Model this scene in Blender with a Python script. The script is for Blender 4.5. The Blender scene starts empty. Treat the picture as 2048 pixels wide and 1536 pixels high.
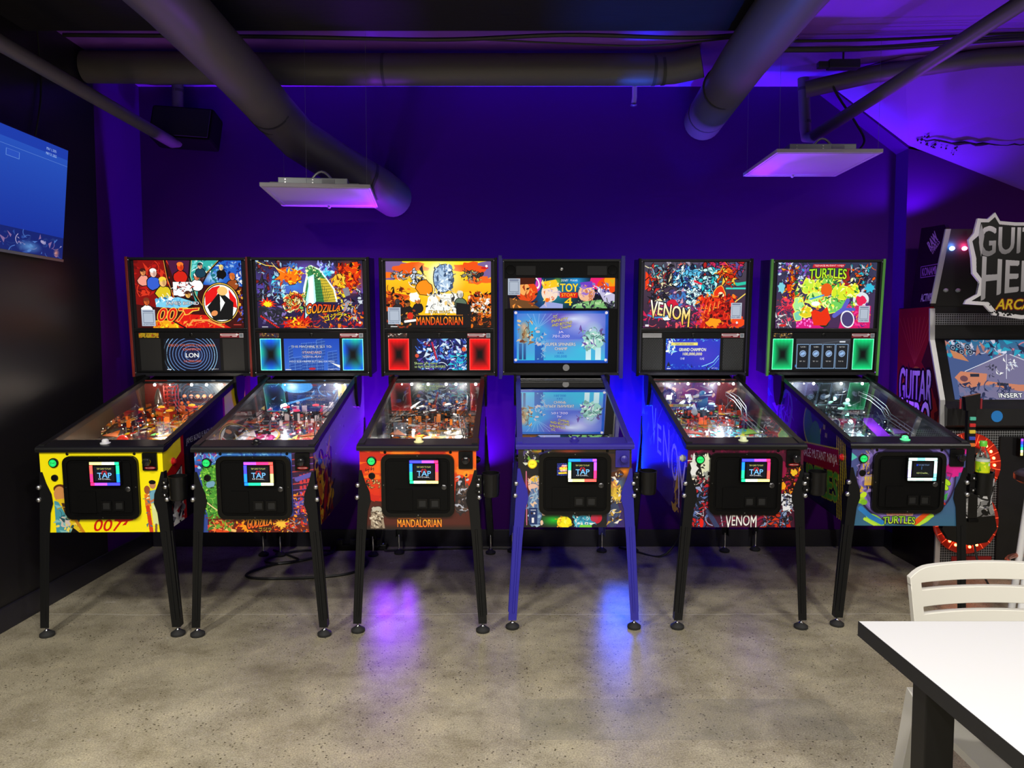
import bpy, bmesh, math, random
import numpy as np
from mathutils import Vector, Matrix

# ------------------------------------------------------------------ camera, world, lamps, exposure
SC = bpy.context.scene
COL = SC.collection
SC.view_settings.view_transform = 'Standard'
SC.view_settings.look = 'None'
SC.view_settings.gamma = 1.0
SC.view_settings.use_curve_mapping = False
SC.view_settings.exposure = 0.0
cd = bpy.data.cameras.new('camera'); cam = bpy.data.objects.new('camera', cd); COL.objects.link(cam)
cd.sensor_fit = 'HORIZONTAL'; cd.sensor_width = 36.0; cd.lens = 36.0*1500/2048
cd.clip_start = 0.05
cam.location = (0, 0, 1.44); cam.rotation_euler = (math.pi/2 - math.atan(89/1500), 0, 0)
SC.camera = cam
W = bpy.data.worlds.new('world'); SC.world = W; W.use_nodes = True
W.node_tree.nodes['Background'].inputs[0].default_value = (0.05, 0.045, 0.06, 1)
W.node_tree.nodes['Background'].inputs[1].default_value = 0.03

def lamp(kind, name, loc, col, power, aim=None, **kw):
    d = bpy.data.lights.new(name, kind); o = bpy.data.objects.new(name, d); COL.objects.link(o)
    d.color = col; d.energy = power; o.location = loc
    for k, v in kw.items(): setattr(d, k, v)
    if aim: o.rotation_euler = (Vector(aim)-Vector(loc)).to_track_quat('-Z', 'Y').to_euler()
    return o
WARM = (1.0, 0.95, 0.87)
# ceiling downlights in front of the machines; rightmost is added fill for the sign
for (x, y, p) in ((-1.9, 0.8, 260), (0.1, 0.6, 210), (1.55, 0.2, 190), (-1.0, -1.3, 300), (1.3, -1.5, 300), (3.3, 2.0, 120)):
    lamp('SPOT', 'downlight_and_fill', (x, y, 3.08), WARM, p, (x, y+0.7, 0), spot_size=math.radians(145), spot_blend=0.5, shadow_soft_size=0.10)
# colour wash lamps behind the row; the dim forward pair added for floor streaks
PUR = (0.27, 0.015, 1.0); BLU = (0.01, 0.09, 1.0); VIO = (0.24, 0.012, 1.0)
for (x, y, z, c, p, aim, sz, sp) in ((-0.835, 5.0, 0.50, PUR, 29, (-0.835, 4.88, 1.5), .13, 135), (0.725, 5.0, 0.50, BLU, 60, (0.725, 4.88, 1.5), .13, 135),
                        (-0.80, 5.05, 0.40, PUR, 0.26, (-0.80, 4.05, 0.20), .26, 32), (0.725, 5.05, 0.40, BLU, 0.26, (0.725, 4.05, 0.20), .26, 32),
                        (1.57, 5.00, 0.5, PUR, 20, (1.64, 4.92, 1.6), .12, 90), (2.42, 4.88, 0.5, VIO, 5, (2.45, 4.74, 2.4), .12, 70),
                        (-0.25, 5.02, 0.5, VIO, 9, (-0.10, 4.95, 1.8), .12, 130), (-1.57, 5.00, 0.5, PUR, 22, (-1.42, 4.93, 1.8), .12, 90)):
    lamp('AREA', 'wash_and_streak_lamp', (x, y, z), c, p, aim, size=sz, spread=math.radians(sp))
# unseen colour spots added above backboxes and arcade cabinet to tint panels and soffit
for (x, y, z, c, p, aim, ss) in ((-0.80, 4.78, 2.02, PUR, 19, (-1.02, 4.56, 2.35), 95), (2.66, 4.80, 2.20, VIO, 17, (2.46, 4.70, 2.95), 162), (1.46, 4.82, 2.03, PUR, 24, (1.80, 4.60, 2.49), 80), (1.14, 4.86, 2.02, BLU, 8, (1.25, 4.9, 2.9), 60)):
    lamp('SPOT', 'added_tint_spot', (x, y, z), c, p, aim, spot_size=math.radians(ss), spot_blend=.4, shadow_soft_size=.03)

# ------------------------------------------------------------------ materials
MATS = {}
def mat(name, col=(.8,.8,.8), rough=.5, metal=0.0, emit=None, es=1.0, spec=.5, alpha=1.0, coat=0.0, bump=None):
    if name in MATS: return MATS[name]
    m = bpy.data.materials.new(name); m.use_nodes = True
    nt = m.node_tree; b = nt.nodes['Principled BSDF']
    b.inputs['Base Color'].default_value = (*col, 1)
    b.inputs['Roughness'].default_value = rough
    b.inputs['Metallic'].default_value = metal
    b.inputs['Specular IOR Level'].default_value = spec
    if coat: b.inputs['Coat Weight'].default_value = coat; b.inputs['Coat Roughness'].default_value = .08
    if emit: b.inputs['Emission Color'].default_value = (*emit, 1); b.inputs['Emission Strength'].default_value = es
    if alpha < 1: b.inputs['Alpha'].default_value = alpha
    if bump:
        t = nt.nodes.new('ShaderNodeTexNoise'); t.inputs['Scale'].default_value = bump[0]; t.inputs['Detail'].default_value = 4
        bp = nt.nodes.new('ShaderNodeBump'); bp.inputs['Strength'].default_value = bump[1]; bp.inputs['Distance'].default_value = .01
        nt.links.new(t.outputs['Fac'], bp.inputs['Height']); nt.links.new(bp.outputs['Normal'], b.inputs['Normal'])
    MATS[name] = m; return m
def lin(c):
    return tuple((x/255/12.92 if x <= 10 else ((x/255+.055)/1.055)**2.4) for x in c)
def srgb(name, c, **k): return mat(name, lin(c), **k)

def image_mat(name, art, es=0.0, rough=.35, base=True, coat=0.0):
    """printed or backlit panel: the picture is drawn in numpy above and mapped by UV"""
    m = bpy.data.materials.new(name); m.use_nodes = True
    nt = m.node_tree; b = nt.nodes['Principled BSDF']
    t = nt.nodes.new('ShaderNodeTexImage'); t.image = art.image(name); t.extension = 'EXTEND'
    b.inputs['Roughness'].default_value = rough
    if coat: b.inputs['Coat Weight'].default_value = coat; b.inputs['Coat Roughness'].default_value = .1
    if base: nt.links.new(t.outputs['Color'], b.inputs['Base Color'])
    else: b.inputs['Base Color'].default_value = (.01,.01,.01,1); b.inputs['Specular IOR Level'].default_value = .06
    if es:
        nt.links.new(t.outputs['Color'], b.inputs['Emission Color']); b.inputs['Emission Strength'].default_value = es
    return m
def thin_glass(name, tint=(1,1,1), boost=1.7, rough=0.0):
    m = bpy.data.materials.new(name); m.use_nodes = True; nt = m.node_tree; nt.nodes.clear()
    o = nt.nodes.new('ShaderNodeOutputMaterial'); mx = nt.nodes.new('ShaderNodeMixShader')
    tr = nt.nodes.new('ShaderNodeBsdfTransparent'); gl = nt.nodes.new('ShaderNodeBsdfGlossy'); fr = nt.nodes.new('ShaderNodeFresnel')
    mu = nt.nodes.new('ShaderNodeMath'); mu.operation = 'MULTIPLY'; mu.inputs[1].default_value = boost; mu.use_clamp = True
    tr.inputs[0].default_value = (*tint, 1); gl.inputs['Roughness'].default_value = rough; fr.inputs[0].default_value = 1.5
    nt.links.new(fr.outputs[0], mu.inputs[0]); nt.links.new(mu.outputs[0], mx.inputs[0])
    nt.links.new(tr.outputs[0], mx.inputs[1]); nt.links.new(gl.outputs[0], mx.inputs[2]); nt.links.new(mx.outputs[0], o.inputs[0])
    return m

# ------------------------------------------------------------------ mesh helpers
class MB:
    def __init__(s): s.v = []; s.f = []; s.uv = {}
    def add(s, vs, fs):
        n = len(s.v); s.v += [tuple(v) for v in vs]; s.f += [tuple(i+n for i in f) for f in fs]; return s
    def box(s, x0, x1, y0, y1, z0, z1, bev=0.0):
        if bev <= 0:
            vs = [(x,y,z) for z in (z0,z1) for y in (y0,y1) for x in (x0,x1)]
            return s.add(vs, [(0,2,3,1),(4,5,7,6),(0,1,5,4),(2,6,7,3),(0,4,6,2),(1,3,7,5)])
        bm = bmesh.new(); bmesh.ops.create_cube(bm, size=1)
        for v in bm.verts: v.co = ((x0+x1)/2+v.co.x*(x1-x0), (y0+y1)/2+v.co.y*(y1-y0), (z0+z1)/2+v.co.z*(z1-z0))
        bmesh.ops.bevel(bm, geom=bm.edges[:], offset=bev, segments=2, affect='EDGES', profile=.6)
        bm.verts.ensure_lookup_table(); bm.verts.index_update()
        s.add([v.co[:] for v in bm.verts], [[v.index for v in f.verts] for f in bm.faces]); bm.free(); return s
    def prism(s, pts, axis, a0, a1):
        """extrude a closed 2-D outline along an axis; axis 'x': pts are (y,z); 'y': (x,z); 'z': (x,y)"""
        n = len(pts)
        def P(p, a): return {'x': (a,p[0],p[1]), 'y': (p[0],a,p[1]), 'z': (p[0],p[1],a)}[axis]
        vs = [P(p,a0) for p in pts]+[P(p,a1) for p in pts]
        fs = [tuple(range(n)), tuple(range(2*n-1, n-1, -1))]+[(i, i+n, (i+1)%n+n, (i+1)%n) for i in range(n)]
        return s.add(vs, fs)
    def tube(s, pts, r, n=10, caps=True):
        P = [Vector(p) for p in pts]; m = len(P); rs = r if isinstance(r, (list,tuple)) else [r]*m
        up = Vector((0,0,1)); vs = []; prev = None
        for i in range(m):
            t = (P[min(i+1,m-1)]-P[max(i-1,0)]).normalized()
            if prev is None:
                a = t.cross(up if abs(t.z) < .9 else Vector((1,0,0))).normalized()
            else:
                a = (prev - t*prev.dot(t)).normalized()
            prev = a; b = t.cross(a)
            for k in range(n):
                q = 2*math.pi*k/n; vs.append(P[i]+a*(rs[i]*math.cos(q))+b*(rs[i]*math.sin(q)))
        fs = [(i*n+k, i*n+(k+1)%n, (i+1)*n+(k+1)%n, (i+1)*n+k) for i in range(m-1) for k in range(n)]
        if caps: fs += [tuple(range(n-1,-1,-1)), tuple(range((m-1)*n, m*n))]
        return s.add(vs, fs)
    def lathe(s, prof, loc=(0,0,0), axis='z', n=20):
        vs = []; L = Vector(loc)
        for (r, h) in prof:
            for k in range(n):
                q = 2*math.pi*k/n; a, b = r*math.cos(q), r*math.sin(q)
                vs.append(L+Vector({'z': (a,b,h), 'y': (a,h,b), 'x': (h,a,b)}[axis]))
        m = len(prof)
        fs = [(i*n+k, i*n+(k+1)%n, (i+1)*n+(k+1)%n, (i+1)*n+k) for i in range(m-1) for k in range(n)]
        fs += [tuple(range(n-1,-1,-1)), tuple(range((m-1)*n, m*n))]
        return s.add(vs, fs)
    def ball(s, c, r, n=10, sz=1.0):
        return s.lathe([(max(r*math.sin(math.pi*i/6), r*.02), -r*sz*math.cos(math.pi*i/6)) for i in range(7)], c, 'z', n)
    def rrect(s, cx, cz, w, h, rad, y0, y1, seg=5):
        """rounded-corner plate facing -y"""
        return s.prism(rr(cx, cz, w, h, rad, seg), 'y', y0, y1)
    def ring(s, outer, inner, axis, a0, a1):
        n = len(outer)
        def P(p, a): return {'x': (a,p[0],p[1]), 'y': (p[0],a,p[1]), 'z': (p[0],p[1],a)}[axis]
        vs = [P(p,a0) for p in outer]+[P(p,a0) for p in inner]+[P(p,a1) for p in outer]+[P(p,a1) for p in inner]
        fs = []
        for i in range(n):
            j = (i+1)%n
            fs += [(i,j,n+j,n+i), (2*n+i,3*n+i,3*n+j,2*n+j), (i,2*n+i,2*n+j,j), (n+i,n+j,3*n+j,3*n+i)]
        return s.add(vs, fs)
    def quad(s, a, b, c, d): return s.add([a,b,c,d], [(0,1,2,3)])
    def xf(s, M):
        s.v = [tuple(M @ Vector(v)) for v in s.v]; return s
def rr(cx, cz, w, h, rad, seg=5):
    pts = []
    for (sx, sz, a0) in ((1,1,0),(-1,1,90),(-1,-1,180),(1,-1,270)):
        for k in range(seg+1):
            a = math.radians(a0+90*k/seg)
            pts.append((cx+sx*(w/2-rad)+rad*math.cos(a), cz+sz*(h/2-rad)+rad*math.sin(a)))
    return pts
def ellpts(cx, cz, rx, rz, n=28): return [(cx+rx*math.cos(2*math.pi*k/n), cz+rz*math.sin(2*math.pi*k/n)) for k in range(n)]

def make(name, mb, m, parent=None, smooth=False, uv=None):
    me = bpy.data.meshes.new(name); me.from_pydata([tuple(v) for v in mb.v], [], mb.f)
    bm = bmesh.new(); bm.from_mesh(me); bmesh.ops.recalc_face_normals(bm, faces=bm.faces)
    if uv:
        L = bm.loops.layers.uv.new('UVMap')
        for f in bm.faces:
            for l in f.loops: l[L].uv = uv(l.vert.co)
    bm.to_mesh(me); bm.free()
    me.materials.append(m)
    if smooth:
        me.polygons.foreach_set('use_smooth', [True]*len(me.polygons))
        try: me.set_sharp_from_angle(angle=math.radians(40))
        except Exception: pass
    o = bpy.data.objects.new(name, me); COL.objects.link(o)
    if parent: o.parent = parent
    return o
def tag(o, label=None, cat=None, group=None, kind=None):
    if label: o['label'] = label
    if cat: o['category'] = cat
    if group: o['group'] = group
    if kind: o['kind'] = kind
    return o
def thing(name, label, cat, loc=(0,0,0), rot=(0,0,0), group=None):
    o = bpy.data.objects.new(name, None); COL.objects.link(o); o.location = loc; o.rotation_euler = rot
    o.empty_display_size = .1
    return tag(o, label, cat, group)
def struct(name, mb, m, **k):
    o = make(name, mb, m, **k); o['kind'] = 'structure'; return o

# ------------------------------------------------------------------ drawing of printed art (numpy)
_GLY = {}
def glyphs(s, bold=0.0):
    key = (s, bold)
    if key in _GLY: return _GLY[key]
    c = bpy.data.curves.new('t', 'FONT'); c.body = s; c.offset = bold; c.resolution_u = 3
    o = bpy.data.objects.new('t', c); COL.objects.link(o)
    me = o.to_mesh(); me.calc_loop_triangles()
    v = np.array([tuple(q.co)[:2] for q in me.vertices]).reshape(-1,2); t = np.array([tuple(q.vertices) for q in me.loop_triangles], int).reshape(-1,3)
    o.to_mesh_clear(); bpy.data.objects.remove(o); bpy.data.curves.remove(c)
    if len(v): v = v-v.min(0); v = v/max(v[:,1].max(), 1e-6)
    _GLY[key] = (v, t); return v, t
def C(c): return np.array(c, float)/255
class Art:
    """canvas whose drawing units are any rectangle (x0,y0,x1,y1), y down"""
    def __init__(s, box, w=480, fill=(0,0,0)):
        s.b = box; s.W = w; s.H = max(8, int(round(w*abs(box[3]-box[1])/abs(box[2]-box[0]))))
        s.a = np.zeros((s.H, s.W, 3)); s.a[:] = C(fill); s.k = w/(box[2]-box[0])
        s.X, s.Y = np.meshgrid(box[0]+(np.arange(s.W)+.5)/s.k, box[1]+(np.arange(s.H)+.5)/s.k)
        s.rng = random.Random(7)
    def _win(s, x0, y0, x1, y1):
        i0 = max(0, int((x0-s.b[0])*s.k)-1); i1 = min(s.W, int((x1-s.b[0])*s.k)+2)
        j0 = max(0, int((y0-s.b[1])*s.k)-1); j1 = min(s.H, int((y1-s.b[1])*s.k)+2)
        return (slice(j0, j1), slice(i0, i1)) if i1 > i0 and j1 > j0 else None
    def _put(s, w, m, col, al=1.0):
        m = m.astype(float)*al if m.dtype == bool else m*al
        s.a[w] = s.a[w]*(1-m[...,None])+(col if isinstance(col, np.ndarray) and col.ndim == 3 else C(col))*m[...,None]
    def rect(s, x0, y0, x1, y1, col, al=1.0):
        w = s._win(x0, y0, x1, y1)
        if w: s._put(w, (s.X[w] >= x0) & (s.X[w] <= x1) & (s.Y[w] >= y0) & (s.Y[w] <= y1), col, al)
        return s
    def vgrad(s, x0, y0, x1, y1, c0, c1, hor=False):
        w = s._win(x0, y0, x1, y1)
        if w:
            t = np.clip(((s.X[w]-x0)/(x1-x0)) if hor else ((s.Y[w]-y0)/(y1-y0)), 0, 1)[...,None]
            s._put(w, (s.X[w] >= x0) & (s.X[w] <= x1) & (s.Y[w] >= y0) & (s.Y[w] <= y1), C(c0)*(1-t)+C(c1)*t)
        return s
    def poly(s, pts, col, al=1.0):
        xs = [p[0] for p in pts]; ys = [p[1] for p in pts]; w = s._win(min(xs), min(ys), max(xs), max(ys))
        if not w: return s
        X, Y = s.X[w], s.Y[w]; m = np.zeros(X.shape, bool); n = len(pts)
        for i in range(n):
            (xa, ya), (xb, yb) = pts[i], pts[(i+1)%n]
            if ya == yb: continue
            m ^= ((ya > Y) != (yb > Y)) & (X < (xb-xa)*(Y-ya)/(yb-ya)+xa)
        s._put(w, m, col, al); return s
    def ell(s, cx, cy, rx, ry, col, rot=0, al=1.0, hole=0.0, soft=False):
        R = max(rx, ry); w = s._win(cx-R, cy-R, cx+R, cy+R)
        if not w: return s
        c, q = math.cos(math.radians(rot)), math.sin(math.radians(rot)); dx, dy = s.X[w]-cx, s.Y[w]-cy
        d = ((dx*c+dy*q)/rx)**2+((-dx*q+dy*c)/ry)**2
        if soft: s._put(w, np.clip(1-np.sqrt(d), 0, 1), col, al)
        else: s._put(w, (d <= 1) & (d >= hole*hole), col, al)
        return s
    def line(s, pts, wd, col, al=1.0):
        for (xa, ya), (xb, yb) in zip(pts[:-1], pts[1:]):
            w = s._win(min(xa,xb)-wd, min(ya,yb)-wd, max(xa,xb)+wd, max(ya,yb)+wd)
            if not w: continue
            L = max((xb-xa)**2+(yb-ya)**2, 1e-9); t = np.clip(((s.X[w]-xa)*(xb-xa)+(s.Y[w]-ya)*(yb-ya))/L, 0, 1)
            d = np.hypot(s.X[w]-xa-t*(xb-xa), s.Y[w]-ya-t*(yb-ya))
            s._put(w, d <= wd/2, col, al)
        return s
    def arc(s, cx, cy, rx, ry, a0, a1, wd, col, n=24):
        return s.line([(cx+rx*math.cos(math.radians(a0+(a1-a0)*i/n)), cy+ry*math.sin(math.radians(a0+(a1-a0)*i/n))) for i in range(n+1)], wd, col)
    def blob(s, cx, cy, rx, ry, col, seed=0, spike=.2, n=18, edge=None, ew=0, al=1.0):
        r = random.Random(seed); pts = []
        for i in range(n):
            a = 2*math.pi*i/n; k = 1+r.uniform(-spike, spike); pts.append((cx+rx*k*math.cos(a), cy+ry*k*math.sin(a)))
        if edge: s.poly([(cx+(x-cx)*(1+ew/rx), cy+(y-cy)*(1+ew/ry)) for x, y in pts], edge, al)
        return s.poly(pts, col, al)
    def burst(s, cx, cy, r0, r1, n, col, seed=0, sq=1.0):
        r = random.Random(seed); pts = []
        for i in range(2*n):
            a = math.pi*i/n; q = (r1*r.uniform(.6,1.0) if i%2 == 0 else r0); pts.append((cx+q*math.cos(a), cy+q*sq*math.sin(a)))
        return s.poly(pts, col)
    def shards(s, x0, y0, x1, y1, pal, n, sz, seed=0, ink=None, curved=True, al=1.0):
        """comic-ink texture: many small angular and curved strokes"""
        r = random.Random(seed)
        for i in range(n):
            cx, cy = r.uniform(x0,x1), r.uniform(y0,y1); a = r.uniform(0, 6.3); q = sz*r.uniform(.4, 1.3); c = r.choice(pal)
            k = r.random()
            if k < .45:
                b = a+r.uniform(1.2, 2.4); pts = [(cx+q*math.cos(a), cy+q*math.sin(a)), (cx+.5*q*math.cos(b), cy+.5*q*math.sin(b)), (cx-.8*q*math.cos(a+.3), cy-.8*q*math.sin(a+.3))]
                if ink: s.poly([(cx+(x-cx)*1.3, cy+(y-cy)*1.3) for x, y in pts], ink, al)
                s.poly(pts, c, al)
            elif k < .75:
                if ink: s.ell(cx, cy, q*.62, q*.42, ink, math.degrees(a), al)
                s.ell(cx, cy, q*.5, q*.3, c, math.degrees(a), al)
            else:
                pts = [(cx+q*t*math.cos(a)+.4*q*t*t*math.sin(a), cy+q*t*math.sin(a)-.4*q*t*t*math.cos(a)) for t in (-1,-.5,0,.5,1)]
                s.line(pts, q*.16, c, al)
        return s
    def dots(s, x0, y0, x1, y1, pal, n, r0, r1, seed=0):
        r = random.Random(seed)
        for i in range(n): q = r.uniform(r0, r1); s.ell(r.uniform(x0,x1), r.uniform(y0,y1), q, q, r.choice(pal))
        return s
    def grain(s, amp=.06, cell=3, seed=1):
        g = np.random.RandomState(seed).rand(s.H//cell+2, s.W//cell+2)
        g = np.repeat(np.repeat(g, cell, 0), cell, 1)[:s.H, :s.W]
        s.a = np.clip(s.a*(1+amp*2*(g-.5)[...,None]), 0, 1); return s
    def text(s, t, cx, cy, h, col, w=None, slant=0.0, out=None, ow=0, bold=0.0, warp=None, col2=None, rot=0.0, left=False, al=1.0):
        v, tr = glyphs(t)
        if not len(v): return s
        W0 = v[:,0].max(); sx = (w/W0) if w else h; p = v.copy()
        x = p[:,0]*sx+slant*p[:,1]*h; y = -p[:,1]*h
        if not left: x = x-(W0*sx+slant*h)/2
        y = y+h/2
        if warp:
            u = (p[:,0]/W0); y, x = warp(u, p[:,1], x, y)
        c, q = math.cos(rot), math.sin(rot); x, y = cx+x*c-y*q, cy+x*q+y*c
        px, py = (x-s.b[0])*s.k, (y-s.b[1])*s.k
        m = np.zeros((s.H, s.W), bool)
        for a, b, d in tr:
            xa, ya, xb, yb, xd, yd = px[a], py[a], px[b], py[b], px[d], py[d]
            i0, i1 = max(0, int(min(xa,xb,xd)-.5)), min(s.W, int(max(xa,xb,xd)+1.5)); j0, j1 = max(0, int(min(ya,yb,yd)-.5)), min(s.H, int(max(ya,yb,yd)+1.5))
            if i1 <= i0 or j1 <= j0: continue
            D = (xb-xa)*(yd-ya)-(xd-xa)*(yb-ya)
            if abs(D) < 1e-9: continue
            gx = np.arange(i0, i1)+.5-xa; gy = (np.arange(j0, j1)+.5-ya)[:,None]
            u = (gx*(yd-ya)-gy*(xd-xa))/D; vv = (gy*(xb-xa)-gx*(yb-ya))/D
            m[j0:j1, i0:i1] |= (u >= -.001) & (vv >= -.001) & (u+vv <= 1.001)
        for _ in range(int(round(bold*abs(h)*s.k))):
            z = m.copy(); z[1:] |= m[:-1]; z[:,1:] |= m[:,:-1]; m = z
        if out is not None:
            o = m.copy()
            for _ in range(max(1, int(round(ow*s.k)))):
                z = o.copy(); z[1:] |= o[:-1]; z[:-1] |= o[1:]; z[:,1:] |= o[:,:-1]; z[:,:-1] |= o[:,1:]; o = z
            s._put((slice(None), slice(None)), o, out, al)
        if col2 is not None:
            g = np.clip((s.Y-(cy-h/2))/h, 0, 1)[...,None]; s._put((slice(None), slice(None)), m, C(col)*(1-g)+C(col2)*g, al)
        else: s._put((slice(None), slice(None)), m, col, al)
        return s
    def image(s, name):
        im = bpy.data.images.new(name, s.W, s.H, alpha=False)
        px = np.ones((s.H, s.W, 4), np.float32); px[...,:3] = np.clip(s.a[::-1], 0, 1)
        im.pixels.foreach_set(px.ravel()); im.update(); im.pack(); return im

# ------------------------------------------------------------------ room shell
def floor_mat():
    m = bpy.data.materials.new('polished_concrete'); m.use_nodes = True; nt = m.node_tree; N = nt.nodes; L = nt.links; b = N['Principled BSDF']
    tc = N.new('ShaderNodeTexCoord')
    def noise(sc, det=6, rough=.6, dist=0.0):
        n = N.new('ShaderNodeTexNoise'); n.inputs['Scale'].default_value = sc; n.inputs['Detail'].default_value = det
        n.inputs['Roughness'].default_value = rough; n.inputs['Distortion'].default_value = dist; L.new(tc.outputs['Object'], n.inputs['Vector']); return n.outputs['Fac']
    def ramp(fac, stops):
        r = N.new('ShaderNodeValToRGB'); e = r.color_ramp.elements
        while len(e) < len(stops): e.new(.5)
        for i, (p, c) in enumerate(stops): e[i].position = p; e[i].color = (*c, 1) if len(c) == 3 else c
        L.new(fac, r.inputs[0]); return r.outputs[0]
    def mix(mode, fac, a, c):
        x = N.new('ShaderNodeMix'); x.data_type = 'RGBA'; x.blend_type = mode
        if isinstance(fac, float): x.inputs[0].default_value = fac
        else: L.new(fac, x.inputs[0])
        for sock, v in ((x.inputs[6], a), (x.inputs[7], c)):
            if isinstance(v, tuple): sock.default_value = (*v, 1)
            else: L.new(v, sock)
        return x.outputs[2]
    base = ramp(noise(1.3, 9, .62, .15), [(.3, (.265,.235,.165)), (.5, (.34,.305,.22)), (.72, (.43,.39,.29))])
    blot = ramp(noise(4.5, 9, .72, .25), [(.33, (.66,.64,.60)), (.52, (1,1,1)), (.72, (1.28,1.26,1.2))])
    c = mix('MULTIPLY', 1.0, base, blot)
    sp = N.new('ShaderNodeTexVoronoi'); sp.inputs['Scale'].default_value = 44; L.new(tc.outputs['Object'], sp.inputs['Vector'])
    spk = ramp(sp.outputs['Distance'], [(.10, (.13,.11,.08)), (.22, (1,1,1))])
    where = ramp(noise(3.0, 3), [(.38, (.3,.3,.3)), (.56, (1,1,1))])
    c = mix('MULTIPLY', where, c, spk)
    fine = ramp(noise(160, 3, .8), [(.34, (.50,.48,.44)), (.5, (1,1,1)), (.66, (1.5,1.48,1.42))])
    c = mix('MULTIPLY', .8, c, fine)
    # pale scuffs
    sc = ramp(noise(13, 6, .7, 1.2), [(.63, (0,0,0)), (.74, (.6,.6,.6))])
    c = mix('MIX', sc, c, (.52,.49,.43))
    # darker damp patch with straight edges
    sx = N.new('ShaderNodeSeparateXYZ'); L.new(tc.outputs['Object'], sx.inputs[0])
    def mth(op, a, v, clamp=False):
        q = N.new('ShaderNodeMath'); q.operation = op; q.use_clamp = clamp
        for i, z in enumerate((a, v)):
            if isinstance(z, (int, float)): q.inputs[i].default_value = z
            else: L.new(z, q.inputs[i])
        return q.outputs[0]
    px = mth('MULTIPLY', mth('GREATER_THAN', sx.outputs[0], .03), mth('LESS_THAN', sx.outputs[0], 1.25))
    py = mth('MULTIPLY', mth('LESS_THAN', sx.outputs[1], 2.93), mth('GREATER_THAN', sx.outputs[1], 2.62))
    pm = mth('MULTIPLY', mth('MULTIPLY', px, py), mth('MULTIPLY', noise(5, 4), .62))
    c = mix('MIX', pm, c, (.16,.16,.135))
    # fine control-joint line
    jt = mth('LESS_THAN', mth('ABSOLUTE', mth('ADD', sx.outputs[1], mth('ADD', mth('MULTIPLY', noise(2.2, 3), .05), -3.885)), 0), .0035)
    c = mix('MIX', mth('MULTIPLY', jt, .45), c, (.7,.67,.6))
    L.new(c, b.inputs['Base Color'])
    rg = ramp(noise(6, 5), [(.35, (.17,.17,.17)), (.7, (.28,.28,.28))])
    L.new(rg, b.inputs['Roughness']); b.inputs['Specular IOR Level'].default_value = .5; b.inputs['Coat Weight'].default_value = .25; b.inputs['Coat Roughness'].default_value = .32
    bp = N.new('ShaderNodeBump'); bp.inputs['Strength'].default_value = .10; bp.inputs['Distance'].default_value = .006
    L.new(noise(120, 4, .7), bp.inputs['Height']); L.new(bp.outputs['Normal'], b.inputs['Normal'])
    return m
FL = floor_mat()
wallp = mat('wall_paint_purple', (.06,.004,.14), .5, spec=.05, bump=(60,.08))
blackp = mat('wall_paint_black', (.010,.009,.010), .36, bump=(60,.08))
ceilp = mat('ceiling_paint_dark', (.009,.008,.010), .8, spec=.2, bump=(14,.3))
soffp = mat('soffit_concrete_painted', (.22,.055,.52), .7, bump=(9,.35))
basem = mat('vinyl_baseboard', (.012,.011,.018), .4)
rearp = mat('room_paint_grey', (.22,.21,.20), .8)
struct('floor', MB().box(-2.515, 4.2, -4.0, 5.16, -.06, 0), FL)
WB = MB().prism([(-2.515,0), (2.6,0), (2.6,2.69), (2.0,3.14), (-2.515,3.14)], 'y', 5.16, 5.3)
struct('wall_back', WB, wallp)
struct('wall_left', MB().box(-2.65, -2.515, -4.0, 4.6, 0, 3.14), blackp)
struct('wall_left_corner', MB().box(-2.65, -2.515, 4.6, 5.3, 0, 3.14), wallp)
struct('wall_right_return', MB().box(2.6, 2.75, 5.0, 5.3, 0, 2.7).prism([(2.0,3.14),(2.6,2.69),(2.75,2.66),(2.75,3.14)], 'y', 5.0, 5.3), wallp)
struct('wall_alcove', MB().prism([(2.75,0), (4.3,0), (4.3,2.08), (2.75,2.655)], 'y', 5.0, 5.3), wallp)
struct('wall_right', MB().box(4.2, 4.3, -4.0, 5.0, 0, 3.14), rearp)
struct('wall_front', MB().box(-2.65, 4.3, -4.1, -4.0, 0, 3.14), rearp)
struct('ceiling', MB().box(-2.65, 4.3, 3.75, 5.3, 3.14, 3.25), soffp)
struct('ceiling_front', MB().box(-2.65, 4.3, -4.1, 3.75, 3.14, 3.25), ceilp)
struct('trim_1', MB().box(-2.515, 1.45, 3.62, 3.98, 3.03, 3.14, .01), ceilp)            # dark boxed beam
# sloping concrete soffit over the alcove (thick slab)
sv = [(2.02,5.0,3.135), (2.6,5.0,2.71), (4.2,5.0,2.10), (4.2,4.25,3.135), (2.35,4.6,3.135)]
so = MB().add(sv, [(0,1,4), (1,2,3), (1,3,4)])
so.add([(x,y+.08,z+.02) for x,y,z in sv], [(0,4,1), (1,3,2), (1,4,3)])
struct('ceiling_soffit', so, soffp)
for nm, b in (('baseboard_back', MB().box(-2.50, 2.6, 5.148, 5.16, 0, .12, .003)), ('baseboard_left', MB().box(-2.515, -2.503, -4.0, 5.148, 0, .12, .003)),
              ('baseboard_right', MB().box(2.588, 2.6, 5.0, 5.148, 0, .12, .003))):
    struct(nm, b, basem)

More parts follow.
